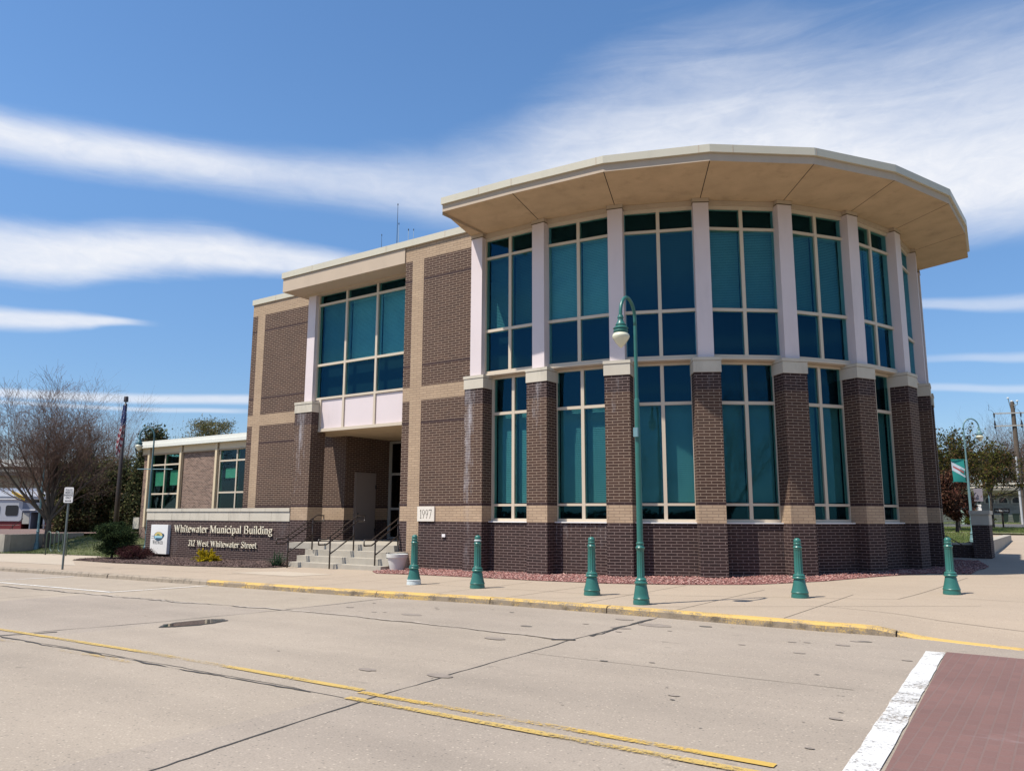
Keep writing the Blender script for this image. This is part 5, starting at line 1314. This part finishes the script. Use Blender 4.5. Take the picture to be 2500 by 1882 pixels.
mb=MB(); mb.obox(oq,(0.83,0.555),(0.555,-0.83),-30,0.0,-10,0,-0.5,5.4,0); mb.build('wall',[brick('tan_depot_brick',(0.33,0.24,0.155),(0.27,0.19,0.12),(0.30,0.24,0.18))],DP)
mb=MB(); mb.obox(oq,(0.83,0.555),(0.555,-0.83),-31,0.5,-10,0.6,6.25,6.95,0); mb.build('roof_edge',[M['dwhite'] if False else plain('depot_white_edge',(0.70,0.67,0.62),0.6)],DP)
mb=MB(); mb.obox(oq,(0.83,0.555),(0.555,-0.83),-31,0.3,-10,0.3,5.4,6.25,0); mb.obox(oq,(0.83,0.555),(0.555,-0.83),-31,0.45,-1,0.45,5.75,5.98,1); mb.build('fascia',[plain('depot_brown',(0.21,0.15,0.12),0.7),plain('depot_cream_band',(0.60,0.47,0.36),0.7)],DP)
mb=MB()
for u in (-26,-21,-16,-11,-6): mb.obox(oq,(0.83,0.555),(0.555,-0.83),u,u+2.6,-0.2,0.03,1.0,3.0,0)
mb.build('window',[M['black']],DP)
# ------------------------------------------------------------------ trees and shrubs
def branches(rr,base,height,spread,levels,kids,trunk_r,trunk_h,lean=(0,0),up=0.35,wig=0.16,start=0.0):
    """recursive limbs: list of (points, radii, level)"""
    out=[]
    def grow(p,d,L,r,lv):
        k=5 if lv<2 else 3
        pts=[p.copy()]; rad=[r]; q=p.copy(); dd=d.copy()
        for i in range(k):
            dd=(dd+Vector((rr.uniform(-wig,wig),rr.uniform(-wig,wig),rr.uniform(-wig,wig)+up*0.12))).normalized()
            q=q+dd*(L/k); pts.append(q.copy()); rad.append(max(0.0048,r*(1-0.72*(i+1)/k)))
        out.append((pts,rad,lv))
        if lv>=levels: return
        n=kids[min(lv,len(kids)-1)]
        for j in range(n):
            s=0.25+0.72*(j+rr.uniform(0.1,0.9))/n; idx=s*k; a=int(min(k-1,idx)); f=idx-a
            o=pts[a].lerp(pts[a+1],f); dloc=(pts[a+1]-pts[a]).normalized()
            ax=Vector((rr.uniform(-1,1),rr.uniform(-1,1),rr.uniform(-1,1))); ax=(ax-dloc*ax.dot(dloc)).normalized()
            ang=rr.uniform(0.45,0.95); nd=(dloc*cos(ang)+ax*sin(ang)+Vector((0,0,up*0.35))).normalized()
            grow(o,nd,L*rr.uniform(0.45,0.68),max(0.004,(rad[a]*(1-f)+rad[a+1]*f)*rr.uniform(0.45,0.62)),lv+1)
    b=Vector(base); t=[b.copy()]; rad=[trunk_r*1.25]; q=b.copy()
    for i in range(4):
        q=q+Vector((lean[0]/4+rr.uniform(-.03,.03),lean[1]/4+rr.uniform(-.03,.03),trunk_h/4)); t.append(q.copy()); rad.append(trunk_r*(1-0.12*i))
    out.append((t,rad,-1))
    n=kids[0]+3
    for j in range(n):
        a=2*pi*j/n+rr.uniform(-.4,.4); el=rr.uniform(0.35,1.30) if j%3 else rr.uniform(1.15,1.5)
        d=Vector((cos(a)*cos(el)*spread,sin(a)*cos(el)*spread,sin(el))).normalized()
        p=t[-1].lerp(t[-2],rr.uniform(0,0.7)) if j%4 else t[-1].copy()
        L=(height-trunk_h)*(0.50+0.34*sin(el))*rr.uniform(0.8,1.05)
        grow(p,d,L,trunk_r*rr.uniform(0.40,0.62),0)
    return out
def wood_mesh(name,br,lo,hi,mat,parent):
    mb=MB()
    for pts,rad,lv in br:
        if lo<=lv<=hi: mb.tube(pts,rad,8 if lv<0 else (6 if lv==0 else (4 if lv==1 else 3)),0,cap=False)
    return mb.build(name,[mat],parent,smooth=True)
def leaf_mesh(name,points,rr,size,mats,parent,aspect=0.6,weights=None):
    V=[];F=[];MI=[]
    for p in points:
        s=size*rr.uniform(0.6,1.35); n=Vector((rr.uniform(-1,1),rr.uniform(-1,1),rr.uniform(-0.6,1))).normalized()
        a=n.orthogonal().normalized(); ang=rr.uniform(0,6.28); b=n.cross(a); u=(a*cos(ang)+b*sin(ang))*s; v=(b*cos(ang)-a*sin(ang))*s*aspect
        k=len(V); V+= [tuple(p-u),tuple(p+v),tuple(p+u),tuple(p-v)]; F.append((k,k+1,k+2,k+3))
        MI.append(rr.choices(range(len(mats)),weights)[0] if weights else rr.randrange(len(mats)))
    me=bpy.data.meshes.new(name); me.from_pydata(V,[],F)
    for m in mats: me.materials.append(m)
    me.polygons.foreach_set('material_index',MI); me.update()
    o=bpy.data.objects.new(name,me); C.objects.link(o)
    if parent: put(o,parent)
    return o
def leafm(name,c):
    m,nt,out=nmat(name)
    tc=N(nt,'ShaderNodeTexCoord'); n=tex_noise(nt,tc.outputs['Object'],7.0,3)
    vm=N(nt,'ShaderNodeVectorMath',operation='SCALE'); vm.inputs[0].default_value=c; nt.links.new(mth(nt,'ADD',0.65,mth(nt,'MULTIPLY',n,0.7)),vm.inputs['Scale'])
    d=N(nt,'ShaderNodeBsdfDiffuse'); t=N(nt,'ShaderNodeBsdfTranslucent'); nt.links.new(vm.outputs[0],d.inputs[0]); nt.links.new(vm.outputs[0],t.inputs[0])
    mx=N(nt,'ShaderNodeMixShader'); mx.inputs[0].default_value=0.25; nt.links.new(d.outputs[0],mx.inputs[1]); nt.links.new(t.outputs[0],mx.inputs[2]); nt.links.new(mx.outputs[0],out.inputs[0]); return m
BARK=plain('grey_bark',(0.085,0.070,0.057),0.95,var=0.35,scale=6); TWIG=plain('reddish_twig',(0.115,0.074,0.060),0.9,var=0.2); BARK2=plain('dark_bark',(0.06,0.048,0.04),0.95,var=0.3)
def bare_tree(loc,h,spread,levels,kids,r,th,label,sd,buds=0,group='leafless trees',lean=(0,0),twig=None):
    rr=random.Random(sd); t=thing('bare_tree',label,'tree',loc,group)
    br=branches(rr,loc,h,spread,levels,kids,r,th,lean)
    wood_mesh('trunk',br,-1,0,BARK,t); wood_mesh('twigs',br,1,9,twig or TWIG,t)
    if buds:
        pts=[]
        for p,_,lv in br:
            if lv>=levels-1:
                for q in p[1:]: pts.append(q+Vector((rr.uniform(-.04,.04),rr.uniform(-.04,.04),rr.uniform(-.04,.04))))
        rr.shuffle(pts); leaf_mesh('buds',pts[:buds],rr,0.022,[leafm('bud_red_%d'%sd,(0.17,0.075,0.05)),leafm('bud_tan_%d'%sd,(0.20,0.13,0.07))],t)
    return t
bare_tree((-45.0,21.0,T(-45.0,21.0)-0.05),7.1,1.0,4,[8,7,5,3],0.19,1.6,'large spreading bare tree with many fine reddish twigs behind the bike rack',11,buds=9000)
bare_tree((-98,44,0.3),12.0,1.2,3,[7,7,5],0.2,2.0,'bare brown tree rising above the depot roof at far left',12,twig=TWIG)
bare_tree((-90,50,0.3),10.0,1.2,3,[7,7,5],0.2,2.0,'bare tree behind the dark evergreens, farther back',13)
bare_tree((-92,50,0.3),13.5,1.2,3,[7,7,5],0.2,2.0,'bare tree farthest back on the left behind the depot',15)
def crown_points(rr,c,rx,ry,rz,n,lumps=26,shape='ball',core=0.35):
    L=[]
    for i in range(lumps):
        while True:
            v=Vector((rr.uniform(-1,1),rr.uniform(-1,1),rr.uniform(-1,1)))
            if core<v.length<1: break
        if shape=='cone':
            z=(v.z+1)/2; k=1.0-0.80*z; v=Vector((v.x*k,v.y*k,v.z))
        if shape=='dome': v.z=abs(v.z)*1.0
        L.append((Vector((c[0]+v.x*rx,c[1]+v.y*ry,c[2]+v.z*rz)), rr.uniform(0.16,0.34)))
    pts=[]
    for i in range(n):
        p,s=L[rr.randrange(len(L))]
        g=Vector((rr.gauss(0,1),rr.gauss(0,1),rr.gauss(0,0.8)))*s*0.62
        pts.append(p+Vector((g.x*rx,g.y*ry,g.z*rz*0.8)))
    return pts
def leafy(name,label,cat,loc,c,rx,ry,rz,n,size,mats,sd,shape='ball',lumps=30,group=None,trunk=None,weights=None,limbs=True,part='crown',aspect=0.6):
    rr=random.Random(sd); t=thing(name,label,cat,loc,group)
    if trunk:
        r,h=trunk; br=branches(rr,loc,h*1.9,0.9,2,[5,4],r,h); wood_mesh('trunk',br,-1,2,BARK2,t)
    pts=crown_points(rr,c,rx,ry,rz,n,lumps,shape)
    zmin=T(loc[0],loc[1])+0.02
    pts=[p for p in pts if p.z>zmin]
    leaf_mesh(part,pts,rr,size,mats,t,aspect,weights); return t
EV=[leafm('evergreen_dark',(0.042,0.052,0.028)),leafm('evergreen_mid',(0.082,0.090,0.043)),leafm('evergreen_brown',(0.145,0.105,0.062)),leafm('evergreen_tip',(0.135,0.14,0.06))]
ge='evergreens beside the low wing'
leafy('evergreen_tree','broad dark evergreen with brownish top behind the flagpole','tree',(-53.5,27,0.3),(-53.3,27.0,2.9),1.7,1.7,2.9,26000,0.085,EV,21,'ball',60,ge,(0.15,1.0),[4,3,3,2])
leafy('evergreen_tree','dark evergreen with rusty crown left of the flagpole','tree',(-51.2,25.2,0.3),(-51.0,25.2,2.5),1.4,1.5,2.4,20000,0.08,EV,22,'ball',50,ge,(0.15,1.0),[3,3,4,2])
leafy('evergreen_tree','tall dark arborvitae touching the corner of the low wing','tree',(-47.6,28.2,0.3),(-47.6,28.2,3.4),1.7,1.7,3.7,34000,0.08,EV,23,'cone',70,ge,(0.15,1.0),[5,3,1,2])
leafy('evergreen_tree','dark evergreen hanging over the raised bed','tree',(-50.0,27.5,0.3),(-50.0,27.5,2.6),1.5,1.5,2.6,20000,0.08,EV,24,'ball',50,ge,(0.15,1.0),[4,3,2,2])
SPR=[leafm('spring_olive',(0.16,0.15,0.055)),leafm('spring_green',(0.10,0.11,0.038)),leafm('spring_tan',(0.23,0.19,0.10)),leafm('spring_dark',(0.06,0.066,0.028))]
leafy('spring_tree','olive green budding tree rising over the low wing roof','tree',(-54.3,37.3,0.3),(-54.3,37.3,6.3),2.7,2.7,2.9,24000,0.075,SPR,31,'ball',60,'budding trees',(0.2,4.0),[3,2,4,2],aspect=0.35)
leafy('spring_tree','darker budding tree at the right of the olive one over the wing','tree',(-50.6,39.2,0.3),(-50.6,39.2,5.7),1.8,1.8,2.1,12000,0.08,SPR[1:],32,'ball',40,'budding trees',(0.2,3.5),[3,1,4],aspect=0.4)
# shrubs by the sign wall
JU=[leafm('juniper_dark',(0.014,0.026,0.014)),leafm('juniper_mid',(0.032,0.050,0.022)),leafm('juniper_tip',(0.065,0.088,0.036))]
leafy('juniper_shrub','large rounded dark green juniper at the left end of the sign wall','shrub',(-33.6,18.4,-0.2),(-33.55,18.45,0.62),0.88,0.8,0.72,26000,0.030,JU,41,'ball',60,None,(0.05,0.3),[4,3,2],part='foliage')
BA=[leafm('barberry_dark',(0.040,0.016,0.018)),leafm('barberry_mid',(0.075,0.030,0.032)),leafm('barberry_pale',(0.12,0.065,0.055))]
leafy('barberry_shrub','low dark purple barberry in front of the white sign panel','shrub',(-32.3,18.6,-0.2),(-32.3,18.6,-0.10),0.72,0.62,0.46,15000,0.020,BA,42,'dome',45,None,(0.03,0.1),[4,4,2],part='foliage')
def arching(name,label,loc,n,L,sp,mats,wood,sd,per,size,part='foliage'):
    rr=random.Random(sd); t=thing(name,label,'shrub',loc)
    mb=MB(); pts=[]
    for i in range(n):
        a=rr.uniform(0,6.28); el=rr.uniform(0.35,1.45); d=Vector((cos(a)*cos(el)*sp,sin(a)*cos(el)*sp,sin(el))); p=Vector(loc)+Vector((rr.uniform(-.12,.12),rr.uniform(-.12,.12),0)); l=L*rr.uniform(0.6,1.1); q=[p.copy()]
        for k in range(5):
            d=(d+Vector((rr.uniform(-.12,.12),rr.uniform(-.12,.12),-0.10))).normalized(); p=p+d*l/5; q.append(p.copy())
        mb.tube(q,[0.007,0.006,0.005,0.004,0.003,0.002],3,0,cap=False)
        for _ in range(per):
            k=rr.uniform(0.25,1)*5; j=min(4,int(k)); pts.append(q[j].lerp(q[j+1],k-j)+Vector((rr.gauss(0,.018),rr.gauss(0,.018),rr.gauss(0,.018))))
    mb.build('stems',[wood],t); leaf_mesh(part,pts,rr,size,mats,t,0.55); return t
FO=[leafm('forsythia_yellow',(0.56,0.42,0.015)),leafm('forsythia_gold',(0.44,0.30,0.012)),leafm('forsythia_green',(0.17,0.17,0.025))]
arching('forsythia_shrub','bright yellow forsythia bush under the raised lettering',(-27.85,19.1,-0.17),110,0.56,1.5,FO,TWIG,43,95,0.024,'blossom')
def strappy(label,loc,n,L,sd,mats):
    rr=random.Random(sd); t=thing('daylily_clump',label,'plant',loc); mb=MB()
    for i in range(n):
        a=rr.uniform(0,6.28); el=rr.uniform(0.7,1.45); d=Vector((cos(a)*cos(el),sin(a)*cos(el),sin(el))); p=Vector(loc)+Vector((rr.uniform(-.16,.16),rr.uniform(-.12,.12),0)); s=Vector((-sin(a),cos(a),0)); l=L*rr.uniform(0.6,1.1); prev=None
        for k in range(6):
            w=0.014*(1-(k/5)**2)+0.001
            cur=(p-s*w,p+s*w)
            if prev: mb.face([prev[0],prev[1],cur[1],cur[0]],rr.randrange(2) if k==1 else 0)
            prev=cur; d=(d+Vector((0,0,-0.17))).normalized(); p=p+d*l/5
    mb.build('leaves',mats,t); return t
strappy('strappy dark green daylily clump beside the steps',(-22.75,18.35,T(-22.7,18.3)),120,0.62,44,[leafm('lily_green',(0.045,0.075,0.045)),leafm('lily_pale',(0.09,0.12,0.08))])
rr=random.Random(5)
# right side planting
RT=[leafm('leaf_olive',(0.090,0.082,0.022)),leafm('leaf_green',(0.060,0.068,0.018)),leafm('leaf_bronze',(0.11,0.065,0.030)),leafm('leaf_dark',(0.028,0.030,0.012))]
def leafy_limbs(name,label,loc,h,spread,r,th,sd,leaves,size,mats,weights,group,kids=[7,6,4],zcut=0.0):
    rr=random.Random(sd); t=thing(name,label,'tree',loc,group); br=branches(rr,loc,h,spread,3,kids,r,th)
    wood_mesh('trunk',br,-1,1,BARK2,t); wood_mesh('twigs',br,2,9,BARK2,t); pts=[]
    for p,_,lv in br:
        if lv>=2:
            for q in p[1:]: pts.append(q)
    P=[]; pts=[q for q in pts if q.z>loc[2]+zcut]
    while len(P)<leaves:
        q=pts[rr.randrange(len(pts))]; P.append(q+Vector((rr.gauss(0,.09),rr.gauss(0,.09),rr.gauss(0,.09))))
    leaf_mesh('crown',P,rr,size,mats,t,0.6,weights); return t
gr_='leafing trees on the right'
leafy_limbs('leafing_tree','bronze green leafing tree just right of the drum','XX' and (-6.6,66,T(-6.6,66)),6.2,1.15,0.15,1.8,51,9500,0.085,RT,[4,3,2,2],gr_,zcut=1.3)
leafy_limbs('leafing_tree','leafing tree behind the pale banner lamp',(-4.9,72,T(-4.9,72)),6.0,1.5,0.14,2.9,52,6500,0.085,RT,[4,3,2,2],gr_,zcut=3.2)
leafy_limbs('leafing_tree','low spreading leafing tree over the stone building roof',(-4.2,124,T(-3,100)),9.0,1.7,0.2,3.0,53,9000,0.13,RT,[2,2,4,2],gr_,zcut=2.5)
RB_=[leafm('plum_leaf',(0.095,0.040,0.030)),leafm('plum_brown',(0.12,0.065,0.04)),leafm('plum_dark',(0.030,0.018,0.016))]
leafy('plum_tree','small reddish brown leaved tree against the drum corner','tree',(-5.75,56.5,T(-5.75,56.5)+0.4),(-5.75,56.5,2.9),1.35,1.35,1.55,9000,0.075,RB_,54,'ball',40,None,(0.09,1.2),[3,3,3])
leafy('round_bush','bright green bush beyond the low wall','shrub',(-6.3,74.5,T(-6,74)),(-6.2,76.0,T(-6,76)+0.55),1.0,0.8,0.6,3500,0.07,[leafm('bush_green',(0.085,0.105,0.02)),leafm('bush_dark',(0.04,0.05,0.014))],55,'ball',20,None,None,part='foliage')
leafy('round_bush','small orange tipped conical shrub before the sandstone base','shrub',(-8.2,103.5,T(-8,103)),(-8.3,104.2,T(-8,103)+0.55),0.42,0.42,0.62,2200,0.05,[leafm('cone_green',(0.05,0.06,0.016)),leafm('cone_orange',(0.13,0.07,0.02))],56,'cone',16,None,None,part='foliage')
bare_tree((-5.0,112,1.0),10.6,1.2,3,[8,7,5],0.22,2.5,'bare tree left of the utility pole',61)
bare_tree((-1.2,116,1.0),11.5,1.2,3,[8,7,5],0.22,2.5,'bare tree right of the utility pole',62)
bare_tree((-10,125,1.0),10.5,1.3,3,[8,7,5],0.22,2.5,'bare tree far behind the stone building roof',63)

# ------------------------------------------------------------------ across the street (seen in the glass)
gx='trees across the street'
t0=bare_tree((-14,-24,-0.2),11,1.1,3,[7,7,4],0.22,2.4,'bare street tree across the road, left of the gabled house',71,group=gx)
for (x,y,r_,l) in ((-25,-22,1.3,'bare street tree across the road, farthest left'),(-2,-26,2.6,'bare street tree across the road, right of the gabled house'),(9,-23,0.7,'bare street tree across the road, second from the right'),(19,-26,3.6,'bare street tree across the road, farthest right')):
    dup(t0,(x,y,-0.2),r_,l,1.05)
HG=thing('added_hedge','long dark foliage row added unseen across the road to darken the glass reflections','added_hedge',(0,-13,-0.3))  # unseen foliage row, added so the low panes mirror something dark
rr=random.Random(77); HP=[]
for i in range(16000):
    x=rr.uniform(-45,30); z=rr.uniform(0,1)**0.8*(2.3+0.5*noise.noise((x*0.35,1,0))); HP.append(Vector((x,-13.2+rr.uniform(-0.5,0.5)+0.3*noise.noise((x*0.5,z,3)),z-0.3)))
leaf_mesh('foliage',HP,rr,0.16,EV[:2],HG)
mb=MB(); mb.box(-45,30,-13.6,-12.9,-0.4,1.7,0); mb.build('dark_core',[BARK2],HG)  # solid dark core of the added row
HS=thing('gabled_house','plain grey gabled house standing across the road','house',(-8,-34,-0.3))
mb=MB(); mb.prism([(-13,-40),(-3,-40),(-3,-31),(-13,-31)],-0.4,6.0,0); mb.build('wall',[plain('house_siding',(0.30,0.29,0.27),0.8)],HS)
mb=MB(); mb.face([(-13.4,-30.6,5.9),(-8,-30.6,10.5),(-8,-40.4,10.5),(-13.4,-40.4,5.9)]); mb.face([(-2.6,-30.6,5.9),(-8,-30.6,10.5),(-8,-40.4,10.5),(-2.6,-40.4,5.9)]); mb.face([(-13,-31,6.0),(-3,-31,6.0),(-8,-31,10.3)]); mb.face([(-13,-40,6.0),(-3,-40,6.0),(-8,-40,10.3)]); mb.build('roof',[plain('house_roof',(0.09,0.085,0.08),0.9)],HS)
for x in (-11.6,-8.5,-5.4):
    mb=MB(); mb.box(x,x+1.1,-31.02,-30.96,1.2,2.9); mb.build('window',[M['black']],HS)
# ------------------------------------------------------------------ sky, sun, camera
SUN_EL,SUN_AZ=radians(61.5),radians(208.5)
w=bpy.data.worlds.new('World'); S.world=w; w.use_nodes=True; nt=w.node_tree; nt.nodes.clear()
out=nt.nodes.new('ShaderNodeOutputWorld'); bg=nt.nodes.new('ShaderNodeBackground')
sky=nt.nodes.new('ShaderNodeTexSky'); sky.sky_type='NISHITA'; sky.sun_disc=False; sky.sun_elevation=SUN_EL; sky.sun_rotation=SUN_AZ
sky.air_density=1.0; sky.dust_density=0.25; sky.ozone_density=2.5; sky.altitude=200
tc=nt.nodes.new('ShaderNodeTexCoord'); sep=nt.nodes.new('ShaderNodeSeparateXYZ'); nt.links.new(tc.outputs['Generated'],sep.inputs[0])
X_,Y_,Z_=sep.outputs
az=mth(nt,'MULTIPLY',mth(nt,'ARCTAN2',X_,Y_),180/pi)
el=mth(nt,'MULTIPLY',mth(nt,'ARCSINE',Z_),180/pi)
cmb=nt.nodes.new('ShaderNodeCombineXYZ'); nt.links.new(az,cmb.inputs[0]); nt.links.new(el,cmb.inputs[1])
def skynoise(sx,sy,scale,detail,seed,rot=0.0,dist=0.0):
    mp=nt.nodes.new('ShaderNodeMapping'); mp.inputs['Scale'].default_value=(sx,sy,1); mp.inputs['Location'].default_value=(seed,seed*1.7,0); mp.inputs['Rotation'].default_value=(0,0,rot)
    nt.links.new(cmb.outputs[0],mp.inputs[0]); n=nt.nodes.new('ShaderNodeTexNoise'); n.inputs['Scale'].default_value=scale; n.inputs['Detail'].default_value=detail; n.inputs['Roughness'].default_value=0.62; n.inputs['Distortion'].default_value=dist
    nt.links.new(mp.outputs[0],n.inputs['Vector']); return n.outputs['Fac']
nw=skynoise(0.045,0.30,1.0,6,3.0,0.08); nwisp=skynoise(0.05,0.30,2.0,9,7.0,-0.12,0.6); nfine=skynoise(0.22,0.5,2.0,8,11.0,0.5,0.8)
def curve(x,pts):
    """piecewise smooth curve of azimuth (degrees) via nested mixes"""
    cur=None
    n=nt.nodes.new('ShaderNodeFloatCurve'); c=n.mapping.curves[0]
    lo,hi=pts[0][0],pts[-1][0]; vlo=min(p[1] for p in pts)-1e-3; vhi=max(p[1] for p in pts)+1e-3
    while len(c.points)<len(pts): c.points.new(0.5,0.5)
    for p,(a,b) in zip(c.points,pts): p.location=((a-lo)/(hi-lo),(b-vlo)/(vhi-vlo)); p.handle_type='AUTO'
    n.mapping.update()
    mr=nt.nodes.new('ShaderNodeMapRange'); nt.links.new(x,mr.inputs[0]); mr.inputs[1].default_value=lo; mr.inputs[2].default_value=hi
    nt.links.new(mr.outputs[0],n.inputs['Value'])
    return mth(nt,'ADD',mth(nt,'MULTIPLY',n.outputs[0],vhi-vlo),vlo)
def band(center,up,down,amp,wob=0.6,soft=0.85,wisp=0.5):
    """center/up/down: lists of (azimuth, degrees)"""
    c=curve(az,center); u=curve(az,up); d=curve(az,down)
    e=mth(nt,'SUBTRACT',mth(nt,'ADD',el,mth(nt,'MULTIPLY',mth(nt,'SUBTRACT',nw,0.5),wob*2)),c)
    pos=mth(nt,'DIVIDE',mth(nt,'MAXIMUM',e,0.0),mth(nt,'MAXIMUM',u,0.01)); neg=mth(nt,'DIVIDE',mth(nt,'MAXIMUM',mth(nt,'MULTIPLY',e,-1.0),0.0),mth(nt,'MAXIMUM',d,0.01))
    v=mth(nt,'SUBTRACT',1.0,mth(nt,'ADD',pos,neg))
    v=mth(nt,'ADD',v,mth(nt,'MULTIPLY',mth(nt,'SUBTRACT',nwisp,0.5),wisp))
    r=ramp(nt,v,0.0,soft)
    return mth(nt,'MULTIPLY',r,curve(az,amp))
far=[(-179,0.0)]
B1=band([(-110,22.2),(-69.8,22.7),(-58.8,23.3),(-45.8,23.2),(-38,22.6),(-30,23.0),(-21,23.2),(-11,21.6),(0,20.0),(40,19)],
        [(-110,2.2),(-69.8,2.0),(-58.8,2.0),(-45.8,3.2),(-38,5.8),(-30,9.5),(-21,12.0),(-11,12.5),(0,13.5),(40,12)],
        [(-110,2.2),(-69.8,2.4),(-58.8,2.4),(-45.8,2.6),(-38,2.8),(-30,4.5),(-21,6.0),(-11,5.0),(0,4.0),(40,4)],
        [(-110,0.5),(-69.8,0.92),(-58,0.85),(-50,0.62),(-40,0.62),(-31,0.92),(-18,1.0),(-8,1.0),(0,0.97),(40,0.6)],soft=1.0,wisp=0.42)
B2=band([(-110,15),(-69,15.8),(-61,17.0),(-52,17.5),(-45,17.4),(-37,17.3),(40,17)],[(-110,2),(-69,2.5),(-61,2.6),(-52,2.0),(-45,1.2),(-37,0.5),(40,0.2)],[(-110,2),(-69,2.4),(-61,2.0),(-52,1.3),(-45,0.8),(-37,0.4),(40,0.2)],[(-110,0.5),(-69,0.9),(-60,0.95),(-50,0.85),(-44,0.6),(-37,0.0),(40,0.0)],wob=0.5)
B3=band([(-110,11),(-69,11.8),(-64,12.2),(-59.5,12.5),(40,12)],[(-110,.9),(-69,.9),(-64,.7),(-59.5,.3),(40,.1)],[(-110,.9),(-69,.9),(-64,.7),(-59.5,.3),(40,.1)],[(-110,.5),(-69,.85),(-63,.85),(-59.3,.0),(40,0)],wob=0.15)
B4=band([(-110,7),(-68,7.3),(-53.8,7.85),(-40,8.2),(40,8)],[(-110,.45),(-68,.45),(-53.8,.5),(-40,.5),(40,.1)],[(-110,.4),(-68,.4),(-53.8,.45),(-40,.4),(40,.1)],[(-110,.7),(-68,.75),(-53.8,.7),(-42,.0),(40,0)],wob=0.05)
B5=band([(-110,6.7),(-63,6.8),(-56,7.0),(-40,7.2),(40,7)],[(-110,.2),(-63,.22),(-56,.25),(-40,.2),(40,.1)],[(-110,.2),(-63,.22),(-56,.25),(-40,.2),(40,.1)],[(-110,.0),(-63,.5),(-57,.55),(-52,.1),(40,0)],wob=0.05)
B6=band([(-30,14.5),(-7.8,13.7),(-1,12.9),(40,12)],[(-30,.5),(-7.8,.5),(-1,.8),(40,.8)],[(-30,.4),(-7.8,.4),(-1,.6),(40,.6)],[(-30,.0),(-9,.35),(-1,.5),(40,.3)],wob=0.15)
B7=band([(-30,10.5),(-5.4,10.0),(-1,9.6),(40,9)],[(-30,.3),(-5.4,.4),(-1,.5),(40,.5)],[(-30,.3),(-5.4,.3),(-1,.4),(40,.4)],[(-30,.0),(-7,.2),(-1,.4),(40,.3)],wob=0.1)
B8=band([(-30,8.5),(-8,8.3),(-1,7.7),(40,7)],[(-30,.3),(-8,.35),(-1,.4),(40,.4)],[(-30,.3),(-8,.3),(-1,.3),(40,.3)],[(-30,.0),(-9,.3),(-1,.4),(40,.3)],wob=0.1)
inv=None
for b in (B1,B2,B3,B4,B5,B6,B7,B8):
    k=mth(nt,'SUBTRACT',1.0,b,clamp=True)
    inv = k if inv is None else mth(nt,'MULTIPLY',inv,k)
dens=mth(nt,'SUBTRACT',1.0,inv,clamp=True)
dens=mth(nt,'MULTIPLY',dens,mth(nt,'ADD',0.72,mth(nt,'MULTIPLY',nfine,0.5)),clamp=True)
SKYK=0.134
hz=nt.nodes.new('ShaderNodeMapRange'); nt.links.new(el,hz.inputs[0]); hz.inputs[1].default_value=0.0; hz.inputs[2].default_value=24.0; hz.inputs[3].default_value=0.0; hz.inputs[4].default_value=1.0
low=mixc(nt,hz.outputs[0],(0.50,0.53,0.62),(1,1,1)); skyc=mixc(nt,1.0,sky.outputs[0],low,'MULTIPLY')
hs=nt.nodes.new('ShaderNodeHueSaturation'); nt.links.new(skyc,hs.inputs['Color']); hs.inputs['Saturation'].default_value=1.15; hs.inputs['Value'].default_value=1.0
col=mixc(nt,dens,hs.outputs[0],tuple(v/SKYK for v in (0.66,0.68,0.73)))
nt.links.new(col,bg.inputs[0]); bg.inputs[1].default_value=SKYK; nt.links.new(bg.outputs[0],out.inputs[0])
sl=bpy.data.lights.new('sun','SUN'); sl.energy=5.0; sl.angle=radians(0.53); sl.color=(1.0,0.94,0.84)
so=bpy.data.objects.new('sun',sl); C.objects.link(so)
d=Vector((sin(SUN_AZ)*cos(SUN_EL),cos(SUN_AZ)*cos(SUN_EL),sin(SUN_EL))); so.rotation_euler=d.to_track_quat('Z','Y').to_euler(); so.location=(0,-20,60)
cam=bpy.data.cameras.new('camera'); co=bpy.data.objects.new('camera',cam); C.objects.link(co); S.camera=co
cam.sensor_width=36; cam.lens=1923/2500*36; cam.clip_end=3000; cam.clip_start=0.05
yaw,pitch,roll=radians(-34.91),radians(9.383),radians(0.182)
fw=Vector((sin(yaw)*cos(pitch),cos(yaw)*cos(pitch),sin(pitch))); rt=Vector((cos(yaw),-sin(yaw),0)); up=rt.cross(fw)
rt2=rt*cos(roll)+up*sin(roll); up2=-rt*sin(roll)+up*cos(roll)
Mx=Matrix((rt2,up2,-fw)).transposed(); co.matrix_world=Mx.to_4x4(); co.location=(0,0,1.65); co.rotation_euler=Mx.to_euler()
S.view_settings.view_transform='Standard'; S.view_settings.look='None'; S.view_settings.exposure=0.4; S.view_settings.gamma=1.0
S.cycles.max_bounces=8; S.cycles.transparent_max_bounces=12; S.cycles.diffuse_bounces=3; S.cycles.glossy_bounces=3
try: S.cycles.use_denoising=True
except Exception: pass
